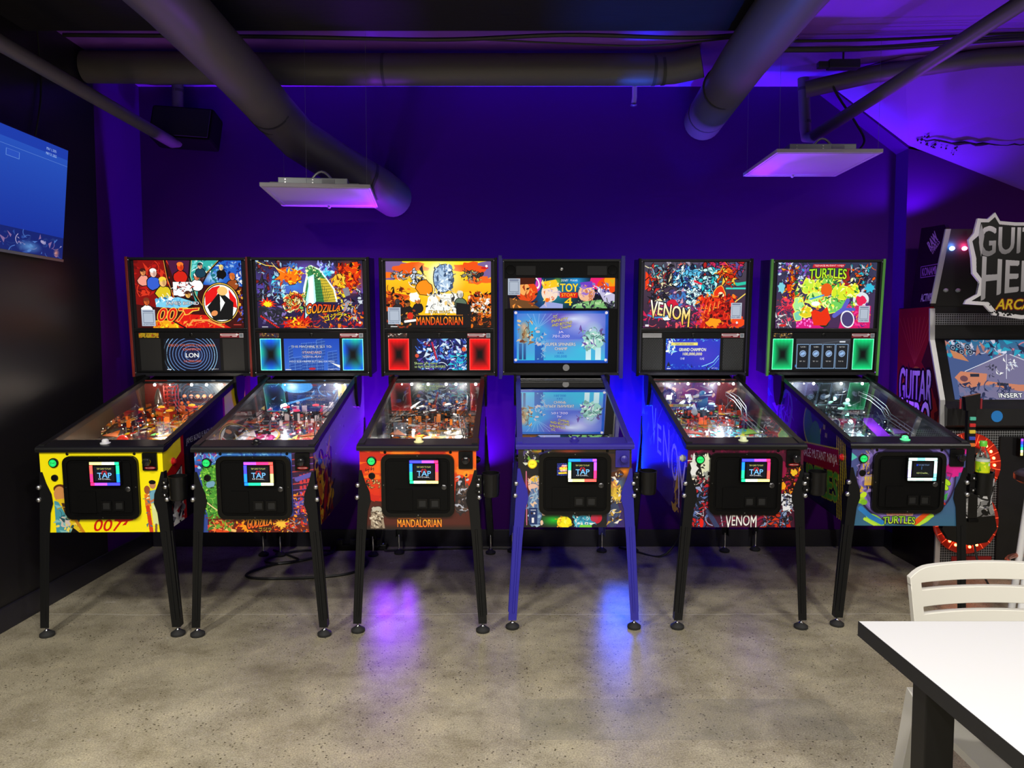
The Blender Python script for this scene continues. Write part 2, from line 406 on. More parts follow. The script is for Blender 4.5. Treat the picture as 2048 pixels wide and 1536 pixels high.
# crack in the soffit
def along_soffit(x, t):
    """point on the sloping slab: x, t = 0 at the wall edge .. 1 at the ceiling edge"""
    z0 = 2.71-(x-2.6)*.381; yb = 4.6-(x-2.35)*.19
    return Vector((x, 5.0+(yb-5.0)*t-.006, z0+(3.135-z0)*t-.004))
cr = MB(); rg = random.Random(4); px = 2.63
pts = []; rad = []
for i in range(26):
    x = 2.62+i*.035; pts.append(along_soffit(x, .10+.0115*i+rg.uniform(-.012,.012))); rad.append(rg.uniform(.004,.013) if 3 < i < 13 else rg.uniform(.002,.006))
cr.tube(pts, rad, 5)
for k in range(26):
    p = along_soffit(2.62+rg.random()*.26, .10+rg.uniform(-.03,.07)); cr.ball(p, rg.uniform(.003,.009), 5)
tag(make('crack', cr, mat('raw_concrete_dark', (.012,.01,.012), .9)), 'jagged dark crack running across the purple lit sloping soffit', 'crack')

# ------------------------------------------------------------------ ducts, pipes, cables
ductm = mat('duct_paint_charcoal', (.085,.076,.074), .5, bump=(22,.06))
blackm = mat('black_paint', (.018,.018,.019), .45)
seam = mat('duct_seam', (.03,.03,.03), .6)
def duct(name, label, pts, r, rings, cat='duct', n=28):
    t = thing(name, label, cat, pts[0])
    o = Vector(pts[0])
    make('pipe', MB().tube([Vector(p)-o for p in pts], r, n), ductm, t, True)
    for p, d in rings:
        p = Vector(p)-o; d = Vector(d).normalized()*.009
        make('seam_band', MB().tube([p-d, p+d], r*1.012, n), seam, t, True)
    return t
duct('ventilation_duct', 'large round charcoal duct running back and bending down behind the panel over the second machine',
     [(-1.46,1.2,2.86), (-1.41,3.15,2.835), (-1.385,3.9,2.79), (-1.36,4.35,2.735), (-1.29,4.6,2.65), (-1.08,4.78,2.53), (-.86,4.93,2.42), (-.80,5.155,2.395)], .127,
     [((-1.366,4.29,2.742),(.05,1,-.1)), ((-1.36,4.37,2.73),(.07,1,-.14)), ((-.93,4.885,2.455),(.8,.6,-.35))])
rd = duct('ventilation_duct', 'large round dark duct with a slotted grille, above the two machines nearest the arcade cabinet',
     [(1.16,1.2,2.85), (1.175,3.2,2.875), (1.215,4.0,2.9), (1.275,5.0,2.905), (1.285,5.14,2.905)], .126, [((1.235,4.45,2.903),(.05,1,0)), ((1.27,4.95,2.905),(.05,1,0))])
g = MB().box(.06, .155, 2.35, 3.2, -.085, -.06); make('grille_frame', g.xf(Matrix.Rotation(-.55, 4, 'Y')), blackm, rd)
for k in range(4):
    s_ = MB().box(.072+k*.021, .080+k*.021, 2.37, 3.18, -.094, -.084); make('slat', s_.xf(Matrix.Rotation(-.55, 4, 'Y')), mat('dark_slat', (.05,.05,.05), .5), rd)
duct('ventilation_duct', 'horizontal round black duct crossing the room just under the ceiling',
     [(-2.5,4.5,3.035), (-1.0,4.5,3.02), (.80,4.5,3.02), (.95,4.5,3.03), (1.04,4.47,3.04), (1.10,4.45,3.05)], .09,
     [((.83,4.5,3.02),(1,0,0)), ((.88,4.5,3.022),(1,0,.1)), ((-.75,4.5,3.02),(1,0,0))])
duct('ceiling_pipe', 'slim grey pipe above the television with an elbow turning up to the ceiling',
     [(-2.21,.6,2.715), (-2.20,3.3,2.712), (-2.195,4.93,2.712), (-2.192,4.985,2.725), (-2.19,5.0,2.78), (-2.18,5.0,3.14)], .036, [((-2.19,5.0,2.83),(0,0,1)), ((-2.18,5.0,3.06),(0,0,1))], 'pipe', 16)
duct('ceiling_pipe', 'slim dark pipe above the arcade cabinet with an elbow turning up to the ceiling',
     [(2.42,.8,3.0), (2.25,3.0,2.92), (1.94,4.93,2.745), (1.925,4.99,2.76), (1.92,5.0,2.82), (1.90,5.0,3.14)], .037, [((1.92,5.0,2.86),(0,0,1)), ((1.903,5.0,3.07),(0,0,1))], 'pipe', 16)
duct('insulated_pipe', 'thick black wrapped pipe slanting across the ceiling over the soffit',
     [(1.86,4.85,3.02), (2.2,4.7,3.06), (2.75,4.5,3.085), (4.15,4.3,3.09)], .052, [], 'pipe', 14)
cabm = mat('black_cable', (.008,.008,.008), .5)
def cable(label, pts, r=.006, name='cable', m=None, sub=10):
    P = [Vector(p) for p in pts]; out = []
    for i in range(len(P)-1):
        a, b, c, d = P[max(i-1,0)], P[i], P[i+1], P[min(i+2,len(P)-1)]
        for k in range(sub):
            t = k/sub; out.append(.5*((2*b)+(c-a)*t+(2*a-5*b+4*c-d)*t*t+(3*b-a-3*c+d)*t**3))
    out.append(P[-1]); return tag(make(name, MB().tube(out, r, 6), m or cabm, None, True), label, 'cable')
cable('thick cable bundle sagging under the ceiling above the crossing duct', [(-2.45,4.2,3.10),(-1.3,4.2,3.09),(-.4,4.2,3.075),(.3,4.2,3.10),(.95,4.2,3.085),(1.35,4.2,3.11)], .011)
cable('thin cable looping lowest under the ceiling above the crossing duct', [(-.2,4.22,3.085),(.35,4.22,3.06),(.75,4.22,3.05),(1.2,4.22,3.09)], .005)
cable('straight upper cable along the ceiling above the crossing duct', [(-2.45,4.12,3.12),(-1.2,4.12,3.115),(-.2,4.12,3.108),(.7,4.12,3.112),(1.4,4.12,3.12)], .006)
for i, (z0, z1, r, lab) in enumerate(((3.075,3.135,.013,'thickest black cable strung over the purple ceiling beside the slotted duct'), (3.105,3.13,.008,'upper black cable strung over the purple ceiling beside the slotted duct'),
                            (3.05,3.12,.006,'middle thin black cable strung over the purple ceiling beside the slotted duct'), (3.025,3.075,.005,'lowest thin black cable strung over the purple ceiling beside the slotted duct'))):
    cable(lab, [(1.35,4.35-.05*i,z0),(2.0,4.32-.05*i,z0-.004),(2.7,4.28-.05*i,(z0+z1)/2),(3.6,4.2,z1)], r)
cable('black drop cable curling down to the heater panel beside the arcade cabinet', [(1.98,4.75,3.04),(2.02,4.75,2.95),(2.12,4.72,2.78),(2.17,4.7,2.66),(2.1,4.68,2.575)], .007)
jb = thing('junction_box', 'small black junction box hanging among the cables near the soffit', 'electrical box', (1.95,4.52,3.05))
make('housing', MB().box(-.09,.09,-.03,.03,-.02,.03,.005), blackm, jb)
make('hanger', MB().tube([(0,0,.03),(0,0,.09)], .006, 6), blackm, jb)
make('plug', MB().box(-.15,-.09,-.02,.02,-.015,.02,.004), blackm, jb)

# sprinkler stub on the back wall
sp = thing('sprinkler_head', 'short sprinkler stub under the crossing duct at the top of the wall', 'sprinkler', (.80,5.0,3.02))
make('stem', MB().tube([(0,0,.12),(0,0,.0),(-.005,0,-.04)], .016, 10), mat('sprinkler_paint', (.35,.32,.42), .5), sp, True)
make('deflector', MB().lathe([(.012,-.045),(.022,-.05),(.022,-.055),(.008,-.06)], (-.005,0,0)), mat('brushed_metal', (.6,.6,.62), .3, 1), sp)

# wall speaker
spk = thing('wall_speaker', 'black loudspeaker mounted high in the dark corner behind the ceiling pipe', 'speaker', (-2.14,5.03,2.82), (math.radians(-12),math.radians(4),0))
make('cabinet', MB().box(-.20,.20,-.10,.08,-.11,.11,.02), mat('speaker_black', (.003,.003,.003), .9, spec=.05), spk)
make('grille', MB().box(-.185,.185,-.108,-.098,-.095,.095,.004), mat('speaker_cloth', (.004,.004,.005), .9), spk)
make('bracket', MB().box(-.03,.03,.07,.125,-.03,.16), blackm, spk)

# suspended radiant panels
whitem = mat('panel_white', (.40,.37,.43), .45); galv = mat('galvanised_steel', (.33,.35,.36), .45, .6); flexm = mat('flex_conduit', (.45,.46,.47), .4, .7)
wirem = mat('hanger_wire', (.16,.15,.18), .5, 0)
def panel(label, x, y, z, rz, near):
    t = thing('heater_panel', label, 'ceiling panel', (x, y, z), (0,0,rz), 'square white panels hung from the ceiling')
    make('panel_plate', MB().box(-.30,.30,-.31,.31,0,.022,.003), whitem, t)
    make('panel_rim', MB().ring([(-.29,-.30),(.29,-.30),(.29,.30),(-.29,.30)], [(-.27,-.28),(.27,-.28),(.27,.28),(-.27,.28)], 'z', -.003, .001), mat('rim_white', (.37,.34,.40), .5), t)
    make('driver_box', MB().box(-.21,.17,-.26,-.10,.022,.062,.003), galv, t)
    make('driver_lid', MB().box(-.26,.23,-.24,-.12,.022,.04,.002), mat('galvanised_dark', (.2,.21,.21), .5, .6), t)
    make('rating_label', MB().box(.03,.10,-.2625,-.26,.03,.055), mat('label_grey', (.42,.44,.44), .6), t)
    for sx in (-.17,-.02):
        for sz in (.035,.05): make('screw', MB().lathe([(.004,0),(.004,-.003)], (sx,-.26,sz), 'y', 8), mat('screw_metal', (.7,.7,.7), .3, 1), t)
    pts = [(-.05,-.1,.06)]+[(-.05+.13*k/8, -.16, .062+.055*math.sin(math.pi*k/8)) for k in range(1,8)]+[(.085,-.16,.05)]
    make('conduit', MB().tube(pts, .008, 8), flexm, t, True)
    for (wx, wy) in ((-.05 if near else -.28,-.29),(.28,-.29),(-.28,.29)):
        make('hanger_wire', MB().tube([(wx,wy,.02),(wx,wy,3.14-z)], .0008, 5), wirem, t)
    make('status_lamp', MB().lathe([(.01,0),(.01,-.014),(.004,-.018)], (0,.26,0), 'z', 10), whitem, t)
panel('square white hanging panel close under the end of the bent round duct', -1.12, 4.51, 2.28, math.radians(6), 1)
panel('square white hanging panel over the last pinball machine beside the arcade cabinet', 1.79, 4.60, 2.49, 0, 0)

# television on the left wall
A = Art((-137,262,137,520), 640, (22,40,140)).vgrad(-137,262,137,520,(40,85,190),(18,42,150))
A.rect(-137,262,137,285,(28,60,170)).line([(-137,300),(137,300)],1,(90,130,210))
A.text('MAY 1, 2025',98,276,7,(190,215,250),w=22).text('MAY 31, 2025',98,287,7,(190,215,250),w=24)
A.rect(4,308,30,322,(40,80,190)).line([(4,308),(30,308),(30,322),(4,322),(4,308)],.8,(110,150,220))
A.rect(-137,470,137,520,(18,34,110))
A.shards(-137,478,137,520,[(70,110,190),(130,100,150),(30,50,120),(160,150,190),(40,70,150)],90,9,3)
A.ell(122,508,8,12,(190,120,110),soft=True).ell(60,505,30,16,(90,140,200),soft=True)
tv = thing('television', 'wall television showing a blue screen, hung high at the edge of the dark wall', 'television', (-2.428,3.62,2.165), (0,math.radians(5.2),math.radians(-.8)))
make('screen_housing', MB().box(-.03,.0,-.50,.50,-.305,.30,.006), mat('tv_plastic', (.008,.008,.009), .35), tv)
make('screen', MB().quad((.0015,-.492,-.29),(.0015,.492,-.29),(.0015,.492,.292),(.0015,-.492,.292)), image_mat('tv_picture', A, 1.0, .25, False), tv,
     uv=lambda c: (max(0,min(1,(c.y+.492)/.984)), (c.z+.29)/.582))
make('bezel', MB().box(-.004,.004,-.5,.5,-.305,-.291), mat('tv_bezel', (.25,.26,.28), .3, .8), tv)
make('wall_bracket', MB().box(-.075,-.03,-.15,.15,-.1,.1), blackm, tv)
cable('thin black cable hanging down the dark wall to the television', [(-2.5,4.05,3.1),(-2.5,4.07,2.8),(-2.49,4.02,2.6),(-2.5,3.98,2.43)], .005)

# ------------------------------------------------------------------ printed art of the six machines (generic shapes, the real words)
RED=(225,25,15); DRED=(130,10,8); ORG=(250,110,10); YEL=(252,225,30); WHT=(250,250,245); BLK=(8,8,10); TEAL=(40,170,170); NAVY=(25,35,110); SKY=(70,160,235)
SKIN=(225,140,80); GOLD=(240,190,70); GRN=(60,170,60); PURP=(110,60,170); MAG=(220,30,130); CYN=(80,220,240); GRY=(110,115,125)
def sticker(a, x0, y0, x1, y1):
    """pale paper notice; its code square stays blank"""
    a.rect(x0,y0,x1,y1,(170,180,195)); w, h = x1-x0, y1-y0
    a.rect(x0+.12*w,y0+.07*h,x1-.12*w,y0+.12*h,(80,90,120)).text('SCAN HERE', (x0+x1)/2, y1-.10*h, .08*h, (50,60,90), w=.8*w)
    a.line([(x0+.14*w,y0+.2*h),(x1-.14*w,y0+.2*h),(x1-.14*w,y1-.2*h),(x0+.14*w,y1-.2*h),(x0+.14*w,y0+.2*h)], .03*w, (90,100,120))
    return a
def fig(a, x, y, s, head, body, hair=None, ink=BLK, seed=0):
    """anonymous rounded bust-like colour patch"""
    a.blob(x, y+1.35*s, .95*s, .85*s, body, seed, .12, 14, ink, .12*s); a.ell(x, y, .52*s, .62*s, ink); a.ell(x, y, .44*s, .55*s, head)
    if hair: a.ell(x-.03*s, y-.32*s, .46*s, .3*s, hair)
    a.ell(x+.14*s, y+.08*s, .2*s, .36*s, tuple(int(v*.72) for v in head), al=.7)
    return a

def tl1():
    a = Art((198,130,1450,885), 560, (60,8,8))
    a.poly([(198,130),(560,130),(610,440),(760,700),(198,620)], DRED); a.shards(198,130,600,520,[(180,20,15),(100,6,8),(210,50,25)],60,60,1)
    a.poly([(590,130),(850,130),(820,330),(660,360)], (70,20,60)); a.poly([(870,130),(1180,130),(960,330),(900,620),(830,330)], (50,170,160))
    a.poly([(1180,130),(1450,130),(1450,420),(980,400)], (30,90,190)); a.ell(1110,320,150,90,(180,220,240),soft=True)
    a.shards(880,130,1180,380,[(120,210,210),(20,110,120),(220,240,235)],40,45,2); a.shards(1180,130,1450,330,[(40,60,160),(130,170,220),(15,25,90)],40,40,3)
    a.line([(560,130),(590,330),(660,530),(770,690)],16,BLK).line([(548,130),(575,330),(640,530),(750,700)],5,GOLD)
    a.line([(860,130),(835,300),(890,520),(960,640),(1040,730)],18,BLK).line([(875,130),(850,300),(905,520),(975,640)],5,GOLD).line([(1200,130),(1050,270),(985,390)],14,BLK).line([(1185,130),(1040,270)],5,GOLD)
    fig(a,300,260,70,SKIN,(235,150,130),(60,20,15),seed=1); fig(a,420,270,85,(235,190,170),(50,90,200),(235,235,230),seed=2); fig(a,525,370,95,(245,190,120),(215,190,30),(240,205,60),seed=3)
    fig(a,740,200,85,(235,60,20),(205,30,15),(240,120,40),seed=4); fig(a,925,310,70,(220,120,80),WHT,(230,230,225),seed=5); fig(a,970,190,60,(220,170,140),(20,60,80),(20,50,60),seed=6)
    a.rect(640,370,860,520,(235,240,240)); a.shards(640,370,870,520,[(40,40,50),(250,250,250),(160,60,50)],36,32,7); fig(a,810,510,70,(240,180,90),BLK,(70,30,15),seed=8)
    fig(a,1215,210,55,(235,200,150),BLK,(240,210,110),seed=9); fig(a,1340,310,70,(225,120,50),(150,70,25),(200,100,40),seed=10); a.shards(1380,270,1450,420,[WHT,(180,180,190),BLK],24,30,11)
    a.poly([(420,560),(700,540),(900,600),(760,670),(430,650)], (120,200,230)); a.shards(420,530,720,640,[WHT,(90,170,215),(40,110,170)],40,35,12)
    fig(a,320,590,75,(205,90,40),WHT,(120,50,30),seed=13); a.poly([(380,885),(420,800),(620,800),(760,885)], (235,160,20)); a.shards(380,800,760,885,[YEL,(200,90,10),RED],50,30,14)
    a.poly([(640,800),(760,730),(1000,740),(1300,885),(700,885)], (215,20,10)); a.shards(700,760,1250,885,[(240,60,10),(160,5,5),(245,160,60)],46,36,15)
    a.line([(800,860),(850,800),(1020,800),(1210,875)],20,(235,150,70)); a.line([(600,800),(760,885)],14,BLK)
    a.ell(1190,605,222,232,BLK); a.ell(1190,605,214,224,GOLD); a.ell(1190,605,204,214,BLK); a.ell(1190,605,194,204,WHT)
    a.poly([(1010,500),(1100,430),(1190,410),(1130,560),(1010,640)],(225,20,20)); a.poly([(1290,450),(1370,560),(1380,660),(1300,640)],(225,20,20)); a.poly([(1190,470),(1340,600),(1320,790),(1100,800),(1030,650)],(14,14,16)); a.poly([(1185,520),(1240,600),(1180,700)],WHT); a.ell(1215,470,60,50,(240,190,110)); a.ell(1110,720,40,30,SKIN,-20)
    a.shards(1400,420,1450,860,[(230,160,40),(160,60,20),(60,80,190),BLK],36,34,16)
    a.text('JAMES BOND',740,612,46,WHT,w=385,out=(60,70,90),ow=4,bold=.02)
    for c, o, w_ in (((250,200,70),0,12),): a.text('007',610,735,145,(215,30,20),w=330,slant=.32,out=c,ow=9,bold=.03)
    a.poly([(735,668),(940,655),(930,690),(860,700),(810,735),(760,745)],(250,200,70)); a.poly([(745,676),(925,664),(918,682),(850,690),(800,728),(770,732)],(215,30,20))
    a.rect(1330,845,1420,855,(200,60,50))
    return sticker(a,250,680,410,866)
def tl2():
    a = Art((110,135,1360,892), 560, (40,28,70)).vgrad(110,135,1360,500,(35,30,55),(90,70,170))
    a.ell(560,420,240,150,(60,130,220),soft=True); a.ell(700,250,260,160,(110,80,190),soft=True); a.ell(1200,330,220,230,(230,80,10),soft=True)
    a.shards(110,135,420,600,[(40,40,50),(70,80,120),(150,180,210),(120,30,30)],90,50,1,BLK); a.shards(300,300,450,560,[CYN,(180,220,235),(50,110,160)],60,36,2)
    a.blob(500,310,150,85,(250,120,10),3,.45,16,BLK,8); a.shards(400,220,640,400,[YEL,ORG,(200,60,5)],40,40,3)
    a.line([(130,150),(230,190),(330,200),(400,250)],8,(255,220,90)); a.line([(300,160),(360,230),(450,270)],5,(255,230,140)); a.shards(470,170,650,240,[(150,220,255),(60,110,190)],16,40,4)
    a.shards(850,160,1030,310,[(150,150,240),(60,70,160),(190,230,255)],44,44,5); a.shards(900,220,1000,320,[(40,170,220),CYN],20,34,6)
    a.blob(1190,310,150,150,(225,60,5),7,.35,20,BLK,8); a.shards(1040,170,1330,500,[(250,150,10),(200,30,5),(120,10,5),BLK],110,44,7)
    a.blob(1085,360,70,80,(245,190,60),8,.3,14,BLK,6); a.shards(1000,290,1160,560,[YEL,(240,140,10),(120,60,10)],60,38,8)
    # big green scaly mass with a white-hot beam
    a.poly([(640,600),(660,440),(700,300),(690,215),(760,185),(860,230),(940,330),(1030,450),(1060,600)], (235,250,235)); a.poly([(660,600),(690,440),(720,300),(705,225),(760,200),(850,245),(925,340),(1010,460),(1040,600)], (50,135,75))
    a.vgrad(860,330,1040,600,(110,150,50),(225,180,40),True) if False else None
    a.poly([(860,330),(930,340),(1012,460),(1040,600),(900,600)], (205,180,50)); a.shards(700,210,860,340,[(40,110,60),(130,190,110),(20,60,40),(240,240,170)],46,34,9)
    for k in range(9): a.line([(800+22*k,300+26*k),(820+14*k,590)],4,(20,60,35)); a.line([(820-4*k,330+34*k),(930+14*k,330+30*k)],4,(20,60,35))
    a.poly([(715,320),(790,290),(805,590),(670,790),(680,600),(720,420)], (190,245,255)); a.poly([(735,330),(780,310),(780,600),(700,760),(715,600)], WHT)
    a.blob(520,600,100,95,(225,70,20),10,.25,14,(250,240,180),14); a.shards(430,500,680,700,[(240,220,160),(200,40,20),(120,180,90),(250,190,60)],80,40,10,BLK)
    a.burst(230,620,60,150,12,(230,40,10),11,.6); a.burst(230,625,40,80,10,YEL,12,.6)
    a.poly([(140,640),(420,700),(480,800),(300,892),(110,760)], (34,34,44)); a.shards(150,650,480,850,[(70,60,110),(50,50,60),(130,110,180)],50,40,13)
    for k in range(16): a.ell(150+20*k,760+13*k,9,12,RED)
    a.burst(610,850,120,300,18,(215,30,10),14,.5); a.burst(600,870,80,200,14,ORG,15,.5); a.shards(420,760,760,892,[YEL,RED,(140,20,5),BLK],60,34,16)
    a.shards(700,720,1360,892,[(200,30,20),(60,30,70),(30,20,30),(230,120,20)],110,42,17); a.poly([(1080,660),(1180,580),(1240,600),(1140,710)],(150,150,165)); a.poly([(1120,450),(1190,430),(1210,520),(1150,540)],(130,130,140))
    a.shards(1060,560,1300,800,[YEL,(170,165,180),ORG,BLK],60,36,18); a.shards(1290,460,1350,650,[(30,30,40),(200,210,220)],18,40,19)
    a.text('GODZILLA',890,690,150,(235,45,25),w=400,slant=.12,out=BLK,ow=8,bold=.035,col2=YEL,warp=lambda u,v,x,y:((1-v)*120*(1-.5*u)-75+20*u, x))
    a.text('ゴジラ',1000,760,66,(250,215,40),w=220,out=BLK,ow=5,bold=.02,rot=-.22)
    a.ell(1300,852,40,16,(190,30,30)); a.ell(1316,832,14,14,(220,220,220)); a.rect(155,875,225,885,(200,200,200))
    return a
def tl3():
    a = Art((158,138,1362,888), 560, (250,190,20)).vgrad(158,138,1362,480,(255,225,30),(252,170,20))
    a.blob(210,220,220,130,(120,95,150),1,.3); a.blob(420,215,180,60,(235,90,20),2,.35); a.blob(260,300,150,40,(240,110,20),3,.4); a.blob(1330,230,190,120,(120,95,150),4,.3); a.blob(1130,210,160,70,(235,80,20),5,.35); a.blob(1240,350,150,45,(240,100,30),6,.4)
    a.ell(760,320,330,280,(255,255,200),soft=True); a.ell(780,270,150,140,(255,255,235),soft=True)
    a.poly([(158,470),(420,520),(420,640),(158,700)],(215,80,15)); a.poly([(1362,500),(1100,520),(1080,660),(1362,700)],(215,90,20)); a.shards(158,440,420,700,[(150,40,10),(240,130,20),BLK,(90,30,15)],80,46,7); a.shards(1110,480,1362,720,[(150,40,10),(240,130,20),BLK,(230,210,180)],90,42,8)
    a.shards(218,265,415,335,[(150,150,150),(60,60,60),(230,230,225)],24,34,9,BLK); a.shards(1040,250,1270,360,[(140,135,120),(50,50,50),(220,200,90)],34,40,10,BLK); a.shards(440,230,600,420,[(190,200,215),(40,45,55),(230,235,240)],40,42,11,BLK)
    a.blob(600,440,90,90,(240,140,20),12,.2,14,BLK,8); a.blob(480,540,50,60,(245,245,240),30,.2)
    # plain silver dome-like mass, no face
    a.poly([(600,720),(640,540),(700,500),(960,500),(1020,600),(1060,720)],(238,240,235)); a.blob(815,330,120,165,(30,34,44),13,.04,24); a.blob(815,330,110,155,(170,195,220),13,.04,24); a.shards(715,190,920,470,[(230,240,250),(110,140,180),(60,80,110)],60,44,14)
    a.shards(620,480,1020,720,[(255,252,235),(200,195,180),(240,200,120),(50,50,55)],80,46,15)
    fig(a,520,580,62,(225,130,60),(30,28,32),WHT,seed=16); fig(a,400,610,64,(170,95,40),(235,140,20),(20,18,18),seed=17); fig(a,285,590,56,(60,55,60),(40,36,40),seed=18)
    fig(a,1010,510,72,(205,200,190),(90,110,90),(225,220,205),seed=19); a.poly([(960,600),(1120,620),(1140,888),(960,888)],(24,22,24)); a.shards(1140,560,1350,740,[WHT,(200,190,180),(30,28,28),(190,110,40)],50,40,20)
    a.poly([(158,700),(420,640),(520,720),(640,888),(158,888)],(26,22,22)); a.shards(160,690,480,888,[(60,50,45),(150,50,20),(20,18,18),(215,140,40)],60,40,21); a.ell(430,750,36,40,(210,40,20)); a.line([(370,815),(560,790)],26,WHT)
    a.poly([(1120,700),(1362,760),(1362,888),(1100,888)],(40,26,20)); a.shards(1110,720,1362,888,[(225,110,20),(20,16,16),(160,60,15)],54,38,22); a.rect(520,740,1130,888,(26,22,24))
    a.text('STAR WARS',765,705,34,(250,200,30),w=245,out=BLK,ow=3,bold=.02).text('THE',765,738,18,(250,160,40),w=50); a.line([(500,742),(690,742)],4,(250,150,40)); a.line([(850,742),(1035,742)],4,(250,150,40))
    a.text('MANDALORIAN',768,806,92,(250,165,25),w=535,out=(40,10,5),ow=4,bold=.02,col2=(235,50,15))
    a.ell(1290,212,42,14,(200,30,30)); a.ell(1312,192,14,14,WHT); a.rect(200,867,280,877,(200,200,200))
    return sticker(a,172,655,320,845)
def tl4():
    a = Art((150,293,1372,637), 560, (12,14,30)); a.vgrad(150,293,560,637,(20,14,22),(14,30,90),True)
    a.ell(700,470,330,260,(20,140,160),soft=True); a.ell(930,330,200,160,(30,150,220),soft=True); a.ell(720,330,60,60,(120,170,60),soft=True)
    a.ell(500,360,34,90,(200,60,170),10); a.ell(470,350,40,70,WHT,-20,hole=.7); a.ell(1200,330,110,100,(230,30,110)); a.ell(1290,380,120,90,(235,70,10)); a.ell(1340,320,90,70,(250,150,10)); a.poly([(1150,380),(1372,480),(1372,620),(1250,560)],(190,185,215)); a.shards(1120,360,1300,480,[WHT,(130,120,190),(60,50,110)],30,40,1)
    a.ell(370,450,120,120,(225,70,20)); a.ell(340,420,60,70,(245,170,90)); a.poly([(250,293),(470,293),(450,360),(290,370)],(70,25,12)); a.poly([(170,520),(400,560),(520,637),(180,637)],(110,70,35)); a.shards(200,380,480,620,[(160,60,20),(250,150,60),(60,40,30)],30,40,4)
    a.ell(630,460,95,105,(240,215,195)); a.poly([(530,340),(700,310),(740,390),(560,420)],(245,195,30)); a.poly([(510,637),(600,560),(780,590),(780,637)],(150,160,215)); a.ell(600,545,24,24,ORG); a.shards(550,330,740,600,[(250,225,120),(200,180,200),(230,120,60)],26,34,5)
    a.ell(1050,470,95,95,(235,180,140)); a.poly([(975,345),(1110,330),(1120,400),(990,410)],(110,60,190)); a.shards(970,380,1130,560,[(245,205,170),(200,120,80),(150,110,200)],34,40,2); a.poly([(900,600),(1020,560),(1220,540),(1290,637),(880,637)],(120,180,110)); a.shards(900,560,1372,637,[(60,70,60),(170,210,150),(40,40,60)],40,40,3)
    a.text('DISNEY',800,322,26,WHT,w=80,slant=.2).text('PIXAR',905,322,22,WHT,w=85)
    a.text('TOY',848,402,90,(250,215,30),w=205,out=(40,70,140),ow=4,bold=.05); a.rect(745,458,948,520,(215,25,20)); a.text('STORY',846,487,36,(250,220,40),w=165,bold=.03); a.text('4',842,560,92,(250,205,30),w=86,out=(60,50,20),ow=3,bold=.03)
    a.poly([(1300,310),(1370,310),(1350,370)],(210,170,20)); return sticker(a,152,300,292,488)
def tl5():
    a = Art((180,148,1388,886), 560, (58,48,66)).vgrad(180,148,1388,886,(70,66,80),(58,30,52))
    a.shards(460,150,720,330,[(240,110,100),(160,150,170),(90,80,100)],50,46,1); a.shards(740,150,900,240,[(110,80,140),(60,50,80)],24,30,2); a.ell(320,260,60,80,(40,150,165)); a.poly([(195,250),(330,360),(195,460)],(235,60,20)); a.line([(195,350),(290,270)],10,BLK)
    fig(a,360,350,56,(200,60,60),(60,50,70),BLK,seed=1); a.shards(240,180,520,600,[(60,60,90),(225,215,170),(30,26,36),(190,40,40),(120,150,170)],150,46,3,BLK)
    a.shards(880,148,1330,280,[(60,60,110),(170,30,30),(200,40,90),(90,80,150)],90,54,4,BLK)
    # central blue-and-white muscular tangle
    a.blob(660,340,120,140,(60,110,190),5,.3,18,BLK,10); a.blob(770,440,100,90,(230,250,250),6,.2,16,BLK,10); a.ell(770,280,62,55,(60,140,180)); a.shards(540,190,860,470,[(90,190,230),(50,70,150),(225,245,250),(20,30,60)],140,46,7,BLK)
    a.blob(760,560,60,90,(190,235,240),8,.15); a.shards(690,470,860,680,[(220,245,245),(70,150,190),(30,40,80)],60,40,9,BLK); a.shards(840,220,1050,540,[(40,190,200),(190,235,235),(40,60,100)],100,50,10,BLK)
    a.line([(780,360),(860,390)],22,(225,40,60)); a.shards(480,470,680,640,[(70,60,120),(210,150,170),(60,120,190)],60,44,11)
    a.line([(1160,375),(1290,395),(1388,380)],34,(40,190,160)); a.line([(1160,440),(1388,440)],20,(60,210,190)); a.shards(1050,200,1260,400,[(240,110,20),(200,40,10),(250,190,60)],50,50,12,BLK)
    # red fiery tangle on the right
    a.blob(1080,520,70,100,(225,50,15),13,.12,18,(255,180,60),10); a.ell(1100,520,34,42,(250,235,180),-30); a.poly([(830,640),(900,540),(1000,580),(1140,600),(1260,560),(1240,700),(1180,886),(860,886)],(175,22,14)); a.shards(820,520,1300,886,[(235,50,20),(130,10,10),(250,130,30),(70,6,10),(210,30,20)],230,44,14)
    for k in range(5): a.line([(840+55*k,740-20*k),(870+50*k,640-14*k),(900+45*k,560)],20,(225,50,15)); a.line([(850+55*k,740-20*k),(880+50*k,640-14*k)],5,(255,200,90))
    a.blob(1020,820,80,50,(245,150,20),15,.25); a.line([(1270,590),(1388,500)],12,(245,210,90)); a.blob(1310,820,90,60,(235,70,20),16,.3)
    a.shards(180,620,900,886,[(205,30,80),(110,50,110),(50,40,70),(230,80,90)],150,44,17); a.blob(460,770,50,34,(240,245,240),18,.3,12,BLK,6); a.line([(240,740),(330,770),(460,750)],18,(60,130,190)); a.blob(520,610,70,50,(205,25,55),19,.2)
    a.text('VENOM',495,690,190,(250,250,245),w=470,slant=.06,out=(20,14,30),ow=8,bold=.02,col2=(245,200,80),warp=lambda u,v,x,y:((1-v)*150-75+105*u-50+(30*(1-v) if False else 0)+55*(u>.82)*(1-v)+45*(u<.14)*(1-v), x))
    a.rect(205,845,250,868,(220,215,220)); a.ell(1270,848,50,16,(200,40,40)); a.ell(1300,824,14,14,(215,215,215)); return sticker(a,1222,600,1352,782)
